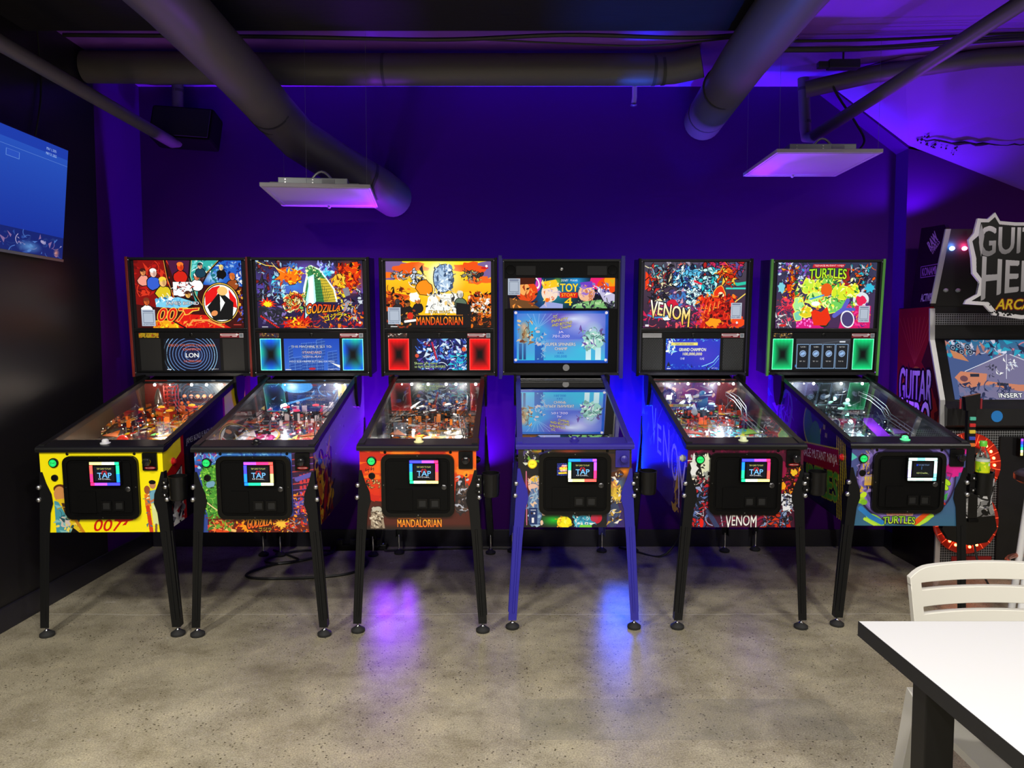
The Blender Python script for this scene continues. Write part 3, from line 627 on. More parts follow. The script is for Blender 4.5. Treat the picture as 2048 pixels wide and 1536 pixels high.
def tl6():
    a = Art((180,166,1350,902), 560, (58,58,76)).vgrad(180,166,1350,902,(50,54,82),(70,40,80)); a.rect(960,230,1040,420,(150,30,30)); a.rect(520,320,620,420,(140,30,30))
    a.shards(200,166,560,420,[(110,90,190),(60,130,200),(40,44,60),(200,210,230),(140,60,160)],110,40,1); a.ell(780,430,200,130,(60,60,66)); a.ell(780,430,200,120,(170,170,175),hole=.86)
    fig(a,345,270,52,(240,110,20),(235,120,10),(130,40,30),seed=1); a.line([(320,410),(300,440),(370,520)],52,(225,50,10)); a.line([(340,420),(390,560)],40,(235,60,10)); a.shards(230,200,420,560,[(250,160,30),(180,40,10),(60,30,60),(90,30,110)],60,34,2,BLK); a.blob(235,450,40,60,(120,200,215),3,.3)
    a.shards(200,560,420,740,[(190,30,60),(240,60,80),(70,50,70)],80,40,4); a.shards(180,740,480,902,[(110,110,115),(215,215,215),(70,66,76),(230,60,90)],70,40,5); a.rect(430,800,760,902,(205,20,120)); a.dots(430,790,680,890,[(250,90,190),(255,140,220)],24,6,16,6)
    fig(a,1165,290,70,(170,165,185),(50,50,66),(200,60,40),seed=7); a.shards(1040,200,1340,480,[(230,90,20),(60,64,90),(190,190,205),(30,34,60),(40,170,190)],100,44,8,BLK); a.blob(1280,450,60,50,(50,180,210),9,.3)
    a.ell(1185,580,95,85,(210,220,225)); a.blob(1185,590,70,50,(225,30,80),10,.2); a.poly([(1000,640),(1310,650),(1310,902),(940,902)],(205,20,100)); a.shards(1000,640,1310,880,[(235,50,140),(90,30,120),(230,160,40)],50,40,11)
    # yellow-green tangle, no faces
    for i, (x, y, rx, ry, c) in enumerate(((555,430,70,80,(190,225,60)),(680,430,60,70,(200,220,50)),(780,380,60,70,(130,205,70)),(930,520,100,110,(205,225,40)),(1080,480,70,60,(215,225,40)),(660,570,130,80,(190,235,110)),(880,650,130,80,(110,200,90)),(450,640,60,90,(160,225,150)),(450,760,50,60,(120,200,170)),(540,720,70,60,(220,200,30)))):
        a.blob(x,y,rx,ry,c,20+i,.16,16,(250,240,80),10)
    a.shards(400,340,1140,720,[(235,240,60),(90,190,60),(40,120,50),(250,250,170),(225,120,20)],220,36,12); a.ell(770,470,66,74,(225,90,20)); a.ell(760,840,60,50,(20,40,20)); a.line([(580,575),(740,530)],16,(60,150,220)); a.ell(650,625,50,26,WHT)
    a.poly([(600,720),(640,690),(720,720),(790,660),(840,800),(790,870),(640,870)],(225,45,10)); a.line([(1030,590),(980,690),(880,760)],50,(90,90,190)); a.line([(980,690),(1110,690)],36,(80,90,190)); a.ell(1040,800,80,100,(70,60,110)); a.ell(1040,800,80,100,(235,235,240),-20,hole=.84)
    a.poly([(600,185),(980,185),(955,222),(590,222)],(190,25,40)); a.text('TEENAGE MUTANT NINJA',786,203,24,(250,240,235),w=350,bold=.02)
    a.text('TURTLES',775,275,110,(140,215,40),w=440,out=(20,30,10),ow=8,bold=.04,col2=(200,230,40),warp=lambda u,v,x,y:(y+26*math.pi*0+40*(u-.5)**2*1.2+8, x))
    a.ell(270,870,44,14,(200,40,40)); return sticker(a,1168,650,1298,834)

def disp1():
    a = Art((548,1005,1195,1372), 300, (12,14,34)); a.ell(870,1190,260,190,(26,34,80),soft=True)
    for k in range(8): a.ell(870-3*k,1190,90+32*k,70+32*k,(110,150,215) if k < 6 else (150,200,240),hole=1-7/(90+32*k))
    a.rect(548,1005,575,1372,(10,10,14),.6); a.text('DISCO VOLANTE CHALLENGE',870,1080,27,(245,110,60),w=540,bold=.015).text('CHAMPION',868,1128,27,(245,110,60),w=205,bold=.015)
    a.text('LON',868,1195,50,WHT,w=148,bold=.03).text('23,000,000',868,1266,27,(245,110,60),w=205,bold=.015); return a.rect(570,1355,620,1366,(200,205,215)).text('CREDITS 0',1120,1358,12,WHT,w=92)
def disp2():
    a = Art((436,1005,1090,1372), 300, (40,85,190)).vgrad(436,1005,1090,1372,(30,75,190),(60,110,210))
    for (x0, y0, x1, y1) in ((490,1100,540,1372),(640,1060,900,1372),(820,1020,920,1200),(950,1160,1060,1372),(500,1230,640,1372)):
        a.rect(x0,y0,x1,y1,(40,80,170)); y = y0
        while y < y1: a.line([(x0,y),(x1,y-20)],3,(120,165,235)); y += 34
        x = x0
        while x < x1: a.line([(x,y0),(x,y1)],3,(100,150,225)); x += 60
    a.poly([(980,1280),(1090,1310),(1090,1345)],WHT); a.text('THIS MACHINE IS SET TO:',760,1096,26,WHT,w=480,bold=.03,out=(20,40,110),ow=2).text('STANDARD',765,1163,27,(250,190,150),w=225,bold=.03).text('NORMAL PLAY',762,1212,24,(250,220,200),w=218,bold=.03).text('HOLD BOTH FLIPPER BUTTONS FOR MENU',762,1268,20,WHT,w=530,bold=.03)
    a.ell(762,1352,40,14,(190,40,60)); return a.rect(445,1355,512,1366,(215,220,230)).text('CREDITS 0',1015,1358,13,WHT,w=140)
def disp3():
    a = Art((458,1005,1085,1365), 300, (24,30,80)); a.rect(458,1005,520,1365,(24,24,30)); a.shards(520,1005,1085,1365,[(60,110,220),(120,190,245),(40,50,140),(20,22,60),(220,235,250),(90,60,170)],240,46,1); a.shards(900,1180,1080,1365,[(40,200,220),(30,90,170)],40,40,2); a.line([(690,1050),(740,1240)],20,(190,40,70)); a.ell(1055,1125,26,26,(240,100,60)); a.ell(515,1200,22,22,(220,80,50)); a.shards(590,1030,660,1090,[(200,40,60),(80,20,60)],10,30,3)
    a.text('Shoot left ramp',484,1290,34,(225,250,170),w=262,out=(20,40,30),ow=4,left=True,bold=.02); return a.text('to light ENCOUNTERS',484,1328,34,(225,250,170),w=355,out=(20,40,30),ow=4,left=True,bold=.02)
def disp4():
    a = Art((210,672,1292,1275), 480, (20,80,190)); a.rect(240,700,1262,1250,(90,110,210)); a.vgrad(240,1000,1262,1250,(110,130,215),(60,190,225)); a.ell(420,900,330,300,(60,190,235),soft=True); a.ell(1000,800,300,180,(190,190,240),soft=True); a.ell(720,760,260,150,(110,80,180),soft=True); a.ell(1000,1130,260,140,(60,190,225),soft=True); a.ell(900,760,200,60,(215,225,250),soft=True)
    for k in range(6): a.line([(480,870),(360+70*k,705)],8,(160,200,245),.5)
    # plain colour patches at both sides
    a.ell(330,930,80,170,(190,150,90),soft=True); a.ell(320,850,50,60,(215,170,140),soft=True); a.vgrad(265,1050,300,1240,(60,110,170),(40,70,130)); a.vgrad(315,1050,345,1240,(60,110,170),(40,70,130)); a.shards(260,780,420,1050,[(150,110,70),(220,190,150),(110,60,40)],34,40,1)
    a.ell(500,960,80,150,(60,150,205),soft=True); a.vgrad(450,1040,550,1250,(30,100,190),(40,90,170)); a.shards(440,860,570,1240,[(40,110,200),(120,180,220),(200,190,200)],34,40,2)
    a.ell(1130,930,130,150,(190,225,220),soft=True); a.blob(1130,1020,120,110,(160,215,200),3,.2); a.vgrad(1040,1100,1100,1245,(190,230,235),(215,240,245)); a.vgrad(1150,1100,1215,1245,(190,230,235),(215,240,245)); a.shards(980,860,1250,1120,[(230,240,240),(110,80,160),(120,170,160),(60,80,90)],50,44,5)
    for i, (t, x, y, w) in enumerate((('TO',680,738,50),('INFINITY',735,775,190),('AND BEYOND',760,820,235),('CHAMP',805,858,130))): a.text(t,x,y,34,(250,235,110),w=w,slant=.25,out=(60,60,90),ow=3,bold=.02,rot=-.16)
    a.text('JA',750,918,32,(235,215,245),w=60,bold=.015).text('701,200',750,966,36,(235,215,245),w=200,bold=.015).text('SUPER SPINNERS',750,1060,36,WHT,w=340,out=(70,70,110),ow=3,bold=.02).text('CHAMP',752,1112,34,WHT,w=145,out=(70,70,110),ow=3,bold=.02).text('KRIS',750,1162,26,(20,110,190),w=70,bold=.02).text('100,000',750,1205,34,(20,100,190),w=140,bold=.03)
    for x in (228,1272):
        for y in (690,1245): a.ell(x,y,17,17,(225,215,225))
    return a
def disp5():
    a = Art((438,1005,1075,1360), 300, (40,60,190)).vgrad(438,1005,1075,1360,(50,60,200),(30,50,190)); a.ell(900,1200,300,200,(70,60,200),soft=True); a.shards(438,1005,540,1160,[(150,220,250),(40,110,220),WHT],40,40,1); a.shards(438,1300,1075,1360,[(80,160,240),(30,30,110),(30,80,200)],60,24,2); a.shards(438,1005,1075,1030,[(90,170,240),(30,40,140)],40,20,3)
    a.line([(870,1320),(930,1300),(1000,1270),(1060,1200)],9,(140,215,250)); a.line([(950,1345),(1010,1300),(1065,1230)],6,(110,190,245)); a.rect(500,1048,812,1082,(245,230,120)); a.text('TEAM HIGH SCORES',652,1066,20,(40,50,100),w=220,bold=.02)
    a.text('GRAND CHAMPION',752,1128,36,(245,245,215),w=315,bold=.035).text('100,000,000',752,1180,36,(250,240,170),w=225,bold=.035).text('ONE',636,1232,24,WHT,w=50,bold=.03).text('KAE',868,1232,24,WHT,w=50,bold=.03); a.poly([(450,1320),(475,1265),(500,1320)],(30,30,60)); return a.rect(455,1341,500,1351,(215,220,230)).text('CREDITS 0',1020,1342,12,WHT,w=76)
def disp6():
    a = Art((430,1018,1035,1365), 300, (40,42,48)).vgrad(430,1018,1035,1365,(58,60,68),(26,30,36)); a.line([(440,1150),(640,1080),(1030,1030)],5,(90,95,105)); a.poly([(430,1340),(520,1300),(430,1310)],(60,130,190))
    for k in range(4):
        x = 445+145*k; a.rect(x,1082,x+132,1350,(26,28,34)); a.line([(x,1082),(x+132,1082),(x+132,1350),(x,1350),(x,1082)],5,(150,190,235)); a.ell(x+66,1185,36,36,(170,205,245)); a.ell(x+66,1185,30,30,(24,40,90)); a.ell(x+66,1185,25,16,(150,190,235),-25); a.ell(x+66,1185,25,26,(200,220,245),hole=.88)
        a.text('PLAYER %d' % (k+1),x+66,1110,13,WHT,w=58).text('NOT SET',x+66,1270,14,WHT,w=62)
    return a.rect(914,1045,978,1060,(215,220,230))

def fr1():
    a = Art((105,745,1160,1432), 480, (245,228,12)); a.text('007',655,1372,100,(205,18,12),w=240,slant=.3,bold=.03); a.poly([(735,1322),(882,1316),(876,1330),(830,1340),(812,1370),(778,1376),(800,1352),(815,1342),(745,1346)],(205,18,12))
    a.ell(265,1060,60,40,(90,45,20)); a.ell(258,1105,52,68,(205,140,80)); a.poly([(215,1150),(300,1140),(360,1250),(450,1432),(215,1432)],(225,190,30)); a.poly([(205,1160),(240,1170),(320,1330),(330,1432),(205,1432)],(70,150,165)); a.poly([(265,1180),(290,1180),(330,1300),(300,1310)],(70,40,30)); a.blob(285,1340,45,50,(205,190,180),1,.25); a.shards(215,1180,420,1432,[(130,190,190),(180,140,20),(40,80,90),(240,215,90)],40,40,2); a.line([(370,1310),(440,1432)],26,(200,130,30)); a.poly([(330,1432),(350,1390),(400,1432)],BLK)
    a.ell(1062,1025,28,36,(190,130,90)); a.ell(1060,1005,30,18,BLK); a.poly([(1030,1080),(1100,1065),(1120,1170),(1030,1190)],(110,165,190)); a.poly([(1040,1190),(1120,1190),(1130,1370),(1050,1370)],(215,225,150)); a.line([(1075,1370),(1070,1432)],20,(120,90,70)); a.line([(1115,1370),(1120,1432)],20,(120,90,70)); a.ell(1012,1070,26,36,(150,80,45)); a.poly([(985,1110),(1030,1100),(1040,1210),(990,1220)],(225,120,30)); a.line([(1010,1220),(1030,1425)],34,(205,60,25)); a.line([(1000,1190),(1100,1140)],18,(190,110,70)); a.shards(990,1080,1130,1380,[(230,240,200),(70,110,130),(200,90,30)],22,26,4)
    return a
def fr2():
    a = Art((105,725,1137,1412), 480, (45,70,150)).vgrad(105,725,1137,900,(60,130,210),(50,60,150)); a.shards(105,725,300,870,[(110,70,170),(70,150,230),(200,60,70),(30,40,110),(150,210,245)],60,36,1); a.shards(380,725,900,760,[(110,180,235),(40,80,170)],40,26,2)
    a.poly([(180,850),(300,830),(320,1290),(200,1300),(150,900)],(70,150,50)); a.shards(150,840,320,1290,[(120,195,60),(40,100,35),(170,215,90),(25,60,25)],190,22,3)
    a.blob(235,1000,40,30,(110,160,190),4,.2); a.line([(200,1160),(250,1200),(310,1240)],10,(235,215,150))
    a.poly([(195,1300),(440,1280),(900,1290),(1137,1200),(1137,1412),(195,1412)],(95,22,14)); a.blob(300,1370,100,48,(220,70,25),5,.2); a.line([(220,1360),(430,1400)],24,(240,190,110)); a.line([(250,1320),(420,1300)],18,(225,150,80)); a.shards(200,1260,440,1400,[(110,170,50),(60,120,40),(240,130,60),(150,30,15)],60,36,6)
    a.shards(440,1290,900,1412,[(235,80,10),(250,180,30),(130,20,10),(60,10,10)],120,30,7); a.burst(540,1360,40,90,12,(245,150,20),8); a.burst(840,1340,40,100,12,(250,190,60),9,.6); a.shards(880,1290,1110,1412,[(200,40,40),(40,60,110),(160,160,160),(230,110,20)],60,28,10)
    a.rect(950,725,1137,1290,(50,24,60)); 
    for k in range(11): a.line([(955,740+52*k),(1137,720+52*k)],9,(190,60,60) if k%2 else (110,70,160))
    for k in range(3):
        for j in range(7): a.rect(1012+32*k,920+48*j-8*k,1036+32*k,952+48*j-8*k,(200,50,60))
    a.line([(990,960),(1110,920)],40,(90,80,170)); a.line([(980,1180),(1100,1130)],40,(80,80,170)); a.shards(960,1080,1110,1290,[(250,150,30),(220,50,30),(40,30,70),(120,90,190)],70,24,11)
    a.blob(655,1345,135,62,(70,14,10),31,.2); a.text('GODZILLA',650,1340,92,(250,190,40),w=215,out=(40,4,4),ow=8,bold=.05,col2=(235,70,25),slant=.1,warp=lambda u,v,x,y:((1-v)*95*(1-.45*u)-50+5*u, x)); return a.text('ゴジラ',695,1386,32,(240,210,50),w=112,out=BLK,ow=3,bold=.02)
def fr3():
    a = Art((145,708,1162,1380), 480, (240,95,15)); a.blob(240,760,140,50,(190,35,15),1,.35); a.blob(170,860,60,40,(200,40,15),2,.4); a.blob(780,725,130,25,(185,40,20),3,.3); a.blob(540,720,120,20,(250,130,30),4,.3); a.vgrad(145,900,1162,1140,(215,60,15),(215,35,12)); a.blob(260,930,110,18,(240,110,20),5,.4); a.blob(1080,880,100,40,(245,130,25),6,.3); a.poly([(145,1120),(330,1140),(640,1150),(1000,1140),(1162,1110),(1162,1380),(145,1380)],(75,28,22)); a.blob(260,1110,60,30,(200,30,15),7,.3); a.vgrad(145,1335,1162,1380,(70,26,20),(26,22,22))
    a.line([(200,860),(196,884),(222,868),(220,892)],5,(60,10,5)); a.line([(248,850),(246,872),(268,856),(266,878)],5,(60,10,5)); a.shards(205,950,330,1020,[(190,130,70),(50,25,15),(230,180,110)],26,20,8,BLK)
    a.blob(285,1210,48,30,(190,185,170),9,.2,14,BLK,4); a.poly([(235,1230),(335,1230),(355,1368),(230,1368)],(150,135,115)); a.shards(230,1220,355,1368,[(215,205,185),(70,55,45),(160,145,120)],46,26,10)
    a.blob(1030,1100,55,180,(40,34,38),12,.2); a.shards(985,930,1095,1230,[(175,180,195),(40,34,36),(90,70,60)],60,30,11); a.ell(1075,910,26,26,(245,150,25),hole=.6)
    a.text('THE',655,1279,14,(250,190,60),w=44); a.line([(470,1284),(628,1284)],4,(240,130,30)); a.line([(682,1284),(850,1284)],4,(240,130,30)); return a.text('MANDALORIAN',658,1325,66,(252,185,50),w=388,bold=.02,col2=(240,110,20),out=(50,14,8),ow=2)
def fr4():
    a = Art((240,700,1252,1362), 480, (18,18,24)); a.vgrad(240,700,1252,745,(70,52,22),(20,18,24)); a.ell(430,715,120,30,(210,160,40),soft=True); a.ell(700,715,160,26,(170,60,40),soft=True); a.vgrad(1040,740,1252,1362,(60,40,30),(50,36,110)); a.ell(1190,890,80,60,(235,130,20),soft=True); a.ell(1110,990,110,120,(90,140,170),soft=True); a.ell(560,1300,150,70,(20,190,40),soft=True); a.ell(945,1280,50,50,(190,20,50)); a.ell(330,1000,60,90,(150,20,20),soft=True); a.ell(345,1120,60,60,(120,60,160),soft=True)
    a.shards(300,705,520,830,[(200,205,190),(70,60,110),(110,170,60),(30,30,40)],50,34,1); a.line([(430,740),(530,710)],18,(40,36,90)); a.line([(318,1340),(312,890)],10,(190,100,130))
    a.ell(380,1000,52,70,(225,180,160)); a.blob(390,950,40,26,(225,180,40),2,.2); a.blob(395,1190,70,160,(80,110,160),3,.18); a.shards(335,930,470,1350,[(110,140,175),(70,95,145),(225,190,160),(150,180,205)],90,34,2)
    a.blob(1110,930,70,50,(80,42,24),4,.25); a.ell(1100,1000,36,44,(205,130,80)); a.blob(1100,1090,60,70,(215,180,60),5,.2); a.blob(1095,1240,55,130,(55,65,95),6,.15); a.shards(1045,900,1165,1350,[(60,40,25),(240,210,90),(60,75,120),(190,150,60),(230,225,215)],80,30,3)
    a.ell(655,1320,66,50,(235,225,20)); a.shards(590,1270,720,1360,[(250,240,90),(225,150,20),(200,180,10)],20,26,4); a.ell(830,1315,90,54,(40,150,180)); a.shards(740,1260,930,1360,[(90,190,215),(30,110,150),(225,225,225)],34,30,5); a.ell(925,1285,34,30,(180,40,70)); a.poly([(800,1340),(900,1340),(905,1362),(790,1362)],(110,200,60))
    a.rect(338,1196,412,1338,(20,45,100)); a.rect(352,1212,400,1219,(200,205,220)); a.ell(362,1243,9,9,(40,10,20)); a.ell(385,1243,9,9,(210,210,220)); a.rect(363,1280,384,1325,(225,225,230)); return a
def fr5():
    a = Art((610,725,1600,1395), 480, (58,14,40)).vgrad(610,725,1600,1395,(80,14,44),(60,20,44)); a.line([(615,840),(670,760),(740,730)],16,(130,20,60)); a.shards(900,725,1450,760,[(120,20,60),(60,10,30)],40,30,1)
    a.blob(730,910,120,150,(18,18,22),2,.12); a.blob(770,850,52,80,(225,230,200),21,.35); a.blob(668,890,30,100,(225,228,230),22,.4); a.shards(640,770,830,980,[(18,18,22),(225,228,215),(150,155,150)],34,40,23); a.shards(640,960,800,1060,[(235,225,200),(30,20,26),(150,40,60)],30,30,8); a.ell(730,1110,46,40,(40,40,60))
    a.shards(640,1030,800,1395,[(50,60,110),(24,24,34),(190,30,40),(90,110,170),(150,160,200)],120,44,3,BLK); a.ell(745,1360,18,40,(225,30,20)); a.line([(690,1260),(760,1300),(755,1240)],5,(200,200,210)); a.line([(905,1265),(930,1395)],8,(170,180,200)); a.line([(800,1260),(880,1390)],40,(50,60,100))
    a.shards(1400,840,1600,1100,[(190,40,15),(240,150,30),(90,8,20),(150,20,60),(40,6,14)],130,40,4,BLK); a.ell(1430,900,30,70,(150,20,70)); a.blob(1435,1040,28,34,(250,170,30),9,.2); a.blob(1525,925,30,26,(235,190,40),10,.3)
    a.blob(1470,1170,60,75,(225,228,235),5,.3,16,BLK,6); a.shards(1410,1110,1530,1250,[(26,22,34),(225,228,235),(110,120,150)],40,34,12)
    a.poly([(1400,1230),(1480,1270),(1520,1395),(1380,1395)],(190,30,20)); a.shards(1270,1240,1520,1395,[(60,70,120),(130,150,190),(26,26,40),(200,50,25)],90,36,6,BLK)
    a.shards(930,1270,1260,1395,[(110,16,50),(70,18,44),(150,24,60)],50,40,7); return a.text('VENOM',1085,1335,92,(238,238,235),w=265,out=(30,8,24),ow=5,bold=.02,warp=lambda u,v,x,y:(y+14*(u<.14)*(1-v)*2+26*(u>.82)*(1-v), x))
def fr6():
    a = Art((820,720,1792,1388), 480, (60,66,130)).vgrad(820,720,1792,1388,(74,74,140),(52,100,130)); a.ell(1292,990,430,390,(96,80,150)); a.ell(1292,990,430,390,(40,30,70),hole=.96); a.ell(1292,990,400,360,(130,110,190),hole=.93); a.ell(1292,990,340,310,(44,34,70)); a.shards(880,720,1000,1100,[(150,130,190),(80,70,120),(210,170,60)],50,40,1); a.vgrad(940,950,1000,1040,(150,130,170),(220,170,50))
    for k in range(3): a.rect(930+24*k,900,948+24*k,930,(60,50,90)); a.poly([(935+26*k,970),(958+26*k,960),(950+26*k,1000)],(210,180,70))
    a.poly([(820,760),(870,800),(820,830)],(80,190,180)); a.rect(1640,860,1740,960,(215,20,140)); a.blob(1690,900,80,60,(215,25,140),2,.25); a.rect(1700,725,1792,770,(215,25,150)); a.line([(1640,930),(1680,940),(1660,1000)],12,(150,20,110))
    for (x, y) in ((1640,1010),(1625,1050)): a.ell(x,y,46,24,(180,225,40),35); a.ell(x,y,46,24,(30,70,20),35,hole=.9)
    a.ell(935,1125,34,24,(190,225,40),-40); a.ell(920,1170,34,26,(150,205,40),-20); a.ell(945,1185,30,24,(120,180,40)); a.poly([(1600,1140),(1660,1100),(1650,1170)],(60,160,80)); a.line([(1590,1160),(1570,1220),(1500,1290)],30,(215,60,20)); a.line([(1600,1160),(1640,1200)],14,(200,40,20))
    a.ell(1460,1330,90,40,(150,210,40),-30); a.line([(1400,1360),(1500,1270),(1590,1220)],44,(225,80,20)); a.line([(1420,1385),(1540,1300)],26,(180,220,60)); a.ell(1050,1340,90,40,(150,210,60),30); a.line([(920,1240),(1010,1310),(1110,1360)],42,(40,120,190)); a.line([(960,1330),(1060,1385)],26,(180,220,60))
    a.poly([(1140,1275),(1382,1272),(1368,1302),(1150,1302)],(225,160,140)); a.text('TEENAGE MUTANT NINJA',1260,1288,15,(170,40,50),w=205); return a.text('TURTLES',1255,1335,62,(130,205,50),w=275,out=(14,40,14),ow=6,bold=.04,col2=(200,225,60),warp=lambda u,v,x,y:(y+40*(u-.5)**2, x))
def ledplate(cols, seed, inner=.85):
    """perforated speaker plate lit from behind around its rim: only the light itself is drawn"""
    a = Art((0,0,128,197), 128, (0,0,0)); X, Y = a.X, a.Y
    d = np.minimum(np.minimum(X, 128-X)/64, np.minimum(Y, 197-Y)/98); g = np.clip(1-d/inner, 0, 1)**.9
    r = 4.6; row = np.floor(Y/(r*.87)); xx = (X+(row%2)*r/2) % r-r/2; yy = Y-(row+.5)*r*.87; dot = (np.hypot(xx, yy) < r*.40)
    t = (np.sin(X*.06+seed)+np.cos(Y*.05+seed*2)+2)/4; c = C(cols[0])*(1-t[...,None])+C(cols[1])*t[...,None]
    e = np.minimum(np.minimum(X, 128-X), np.minimum(Y, 197-Y)) < 4.5
    a.a = c*(g*(.5+.5*dot))[...,None]; a.a[e & dot] = np.clip(C(cols[2]), 0, 1); return a
def field(pal, seed, low, inserts, ink=BLK, extra=None):
    """playfield print, x across 0..100, y 0 (far) .. 180 (near)"""
    a = Art((0,0,100,180), 360, low[0]); a.vgrad(0,0,100,180,low[0],low[1]); a.shards(0,0,100,180,pal,430,9,seed,ink)
    a.ell(50,112,26,30,low[1],al=.6)
    if extra: extra(a)
    r = random.Random(seed+5)
    for k in range(26):
        x, y = r.uniform(14,86), r.uniform(40,120); c = r.choice(inserts)
        a.poly([(x-2.6,y+5),(x+2.6,y+5),(x,y-5)],c) if k%2 else a.ell(x,y,2.4,4.2,c)
    for k in range(7): a.ell(50+(k-3)*5,132+abs(k-3)*3,2.1,3.2,r.choice(inserts))
    return a

# ------------------------------------------------------------------ pinball machines
steel = mat('chrome_steel', (.72,.73,.75), .18, 1.0); boltm = mat('zinc_bolt', (.62,.63,.66), .3, 1.0); rubber = mat('rubber_black', (.012,.012,.012), .7)
satin = mat('satin_black', (.003,.003,.0033), .33, spec=.25); plast = mat('door_black', (.002,.002,.0022), .45, spec=.13); glossk = mat('gloss_black', (.008,.008,.009), .15)
railk = mat('powder_black', (.006,.006,.0063), .4, spec=.35); innerk = mat('inner_wall_black', (.02,.02,.022), .22); leatherw = mat('white_plastic', (.8,.8,.78), .3)
legk = mat('leg_black', (.004,.0042,.0046), .42, spec=.28); legb = mat('leg_blue', (.022,.018,.30), .35); railb = mat('rail_blue', (.028,.02,.26), .35)
GLASS = thin_glass('playfield_glass', (.97,.98,.98), 1.5); CLEAR = thin_glass('clear_plastic', (.90,.93,.95), 0.9, .06)
bulbm = mat('led_bulb', (1,1,1), .4, emit=(1.0,.96,.9), es=26.0); bulbc = mat('led_bulb_cool', (1,1,1), .4, emit=(.85,.95,1.0), es=26.0)
holek = mat('hole_black', (.003,.003,.003), .6)
TILT = math.radians(3.4)
Y1, ZG0, ZG1 = 1.10, .947, 1.137                      # rear of the glass, glass height front and rear
ZG = lambda y: ZG0+(ZG1-ZG0)*(y-.085)/(Y1-.085)
ZP = lambda y: .842+.112*(y-.10)                       # playfield surface
screw8 = lambda x, z, y0=-.006, r=.006: MB().lathe([(r*.6,y0-.002),(r,y0),(r,y0+.006)], (x,0,z), 'y', 8)
SKEL = {}
def leg_mb(side, rear, W):
    m = MB(); x0 = side*W; y0 = 1.315 if rear else -.005; d = -1 if rear else 1          # outer cabinet corner
    zt, zb = (.86, .035) if rear else (.815, .048)
    ox = .045*side; oy = .05 if rear else -.012
    st = [(1.0,0.0,.012), (.93,.0,.03), (.86,0,.055), (.80,0,.062), (.74,0,.050), (.55,0,.045), (0,0,.040)]
    rows = []
    for t, _, w in st:
        z = zb+(zt-zb)*t; k = 1-t; cx, cy = x0+ox*k, y0+oy*k; th = .0035
        s = -side
        rows.append([(cx,cy,z), (cx+s*w,cy,z), (cx+s*w,cy+d*th,z), (cx+s*th,cy+d*th,z), (cx+s*th,cy+d*max(w,.035),z), (cx,cy+d*max(w,.035),z)])
    n = 6; vs = [p for r in rows for p in r]
    fs = [(i*n+k, i*n+(k+1)%n, (i+1)*n+(k+1)%n, (i+1)*n+k) for i in range(len(rows)-1) for k in range(n)]
    fs += [tuple(range(n-1,-1,-1)), tuple(range((len(rows)-1)*n, len(rows)*n))]
    m.add(vs, fs)
    # pressed stiffening rib on both flanges
    for ax in (0, 1):
        a = []
        for t in (.62, .05):
            k = 1-t; z = zb+(zt-zb)*t; cx, cy = x0+ox*k, y0+oy*k
            if ax == 0: a.append([(cx-side*.018,cy-d*.004,z),(cx-side*.026,cy-d*.004,z),(cx-side*.029,cy+d*.001,z),(cx-side*.015,cy+d*.001,z)])
            else: a.append([(cx+side*.004,cy+d*.016,z),(cx+side*.004,cy+d*.024,z),(cx-side*.001,cy+d*.027,z),(cx-side*.001,cy+d*.013,z)])
        m.add(a[0]+a[1], [(0,1,5,4),(1,2,6,5),(2,3,7,6),(3,0,4,7),(0,3,2,1),(4,5,6,7)])
    foot = (x0+ox-side*.02, y0+oy+d*.018)
    return m, foot, zb
def cup_holder(parent, x, z, cup=True):
    o = MB().box(x-.045, x-.018, -.012, .016, z-.045, z+.05, .004).box(x-.05, x-.02, -.02, .02, z+.02, z+.032).box(x-.05, x-.02, -.02, .02, z-.03, z-.018)
    h = make('cup_holder', o, mat('holder_black', (.003,.003,.0033), .45, spec=.25), parent)
    zz = z+.055
    make('cup_ring', MB().lathe([(.036,-.11),(.040,-.10),(.043,0.0),(.045,.004),(.041,.004),(.038,-.095),(.001,-.10)], (x+.025,0,zz), 'z', 20), mat('holder_cup', (.004,.004,.0044), .3, spec=.3), h, True)
    for dz in (-.03,.03): make('screw', MB().ball((x-.031,-.018,z+dz), .006, 8), boltm, h, True)
    return h

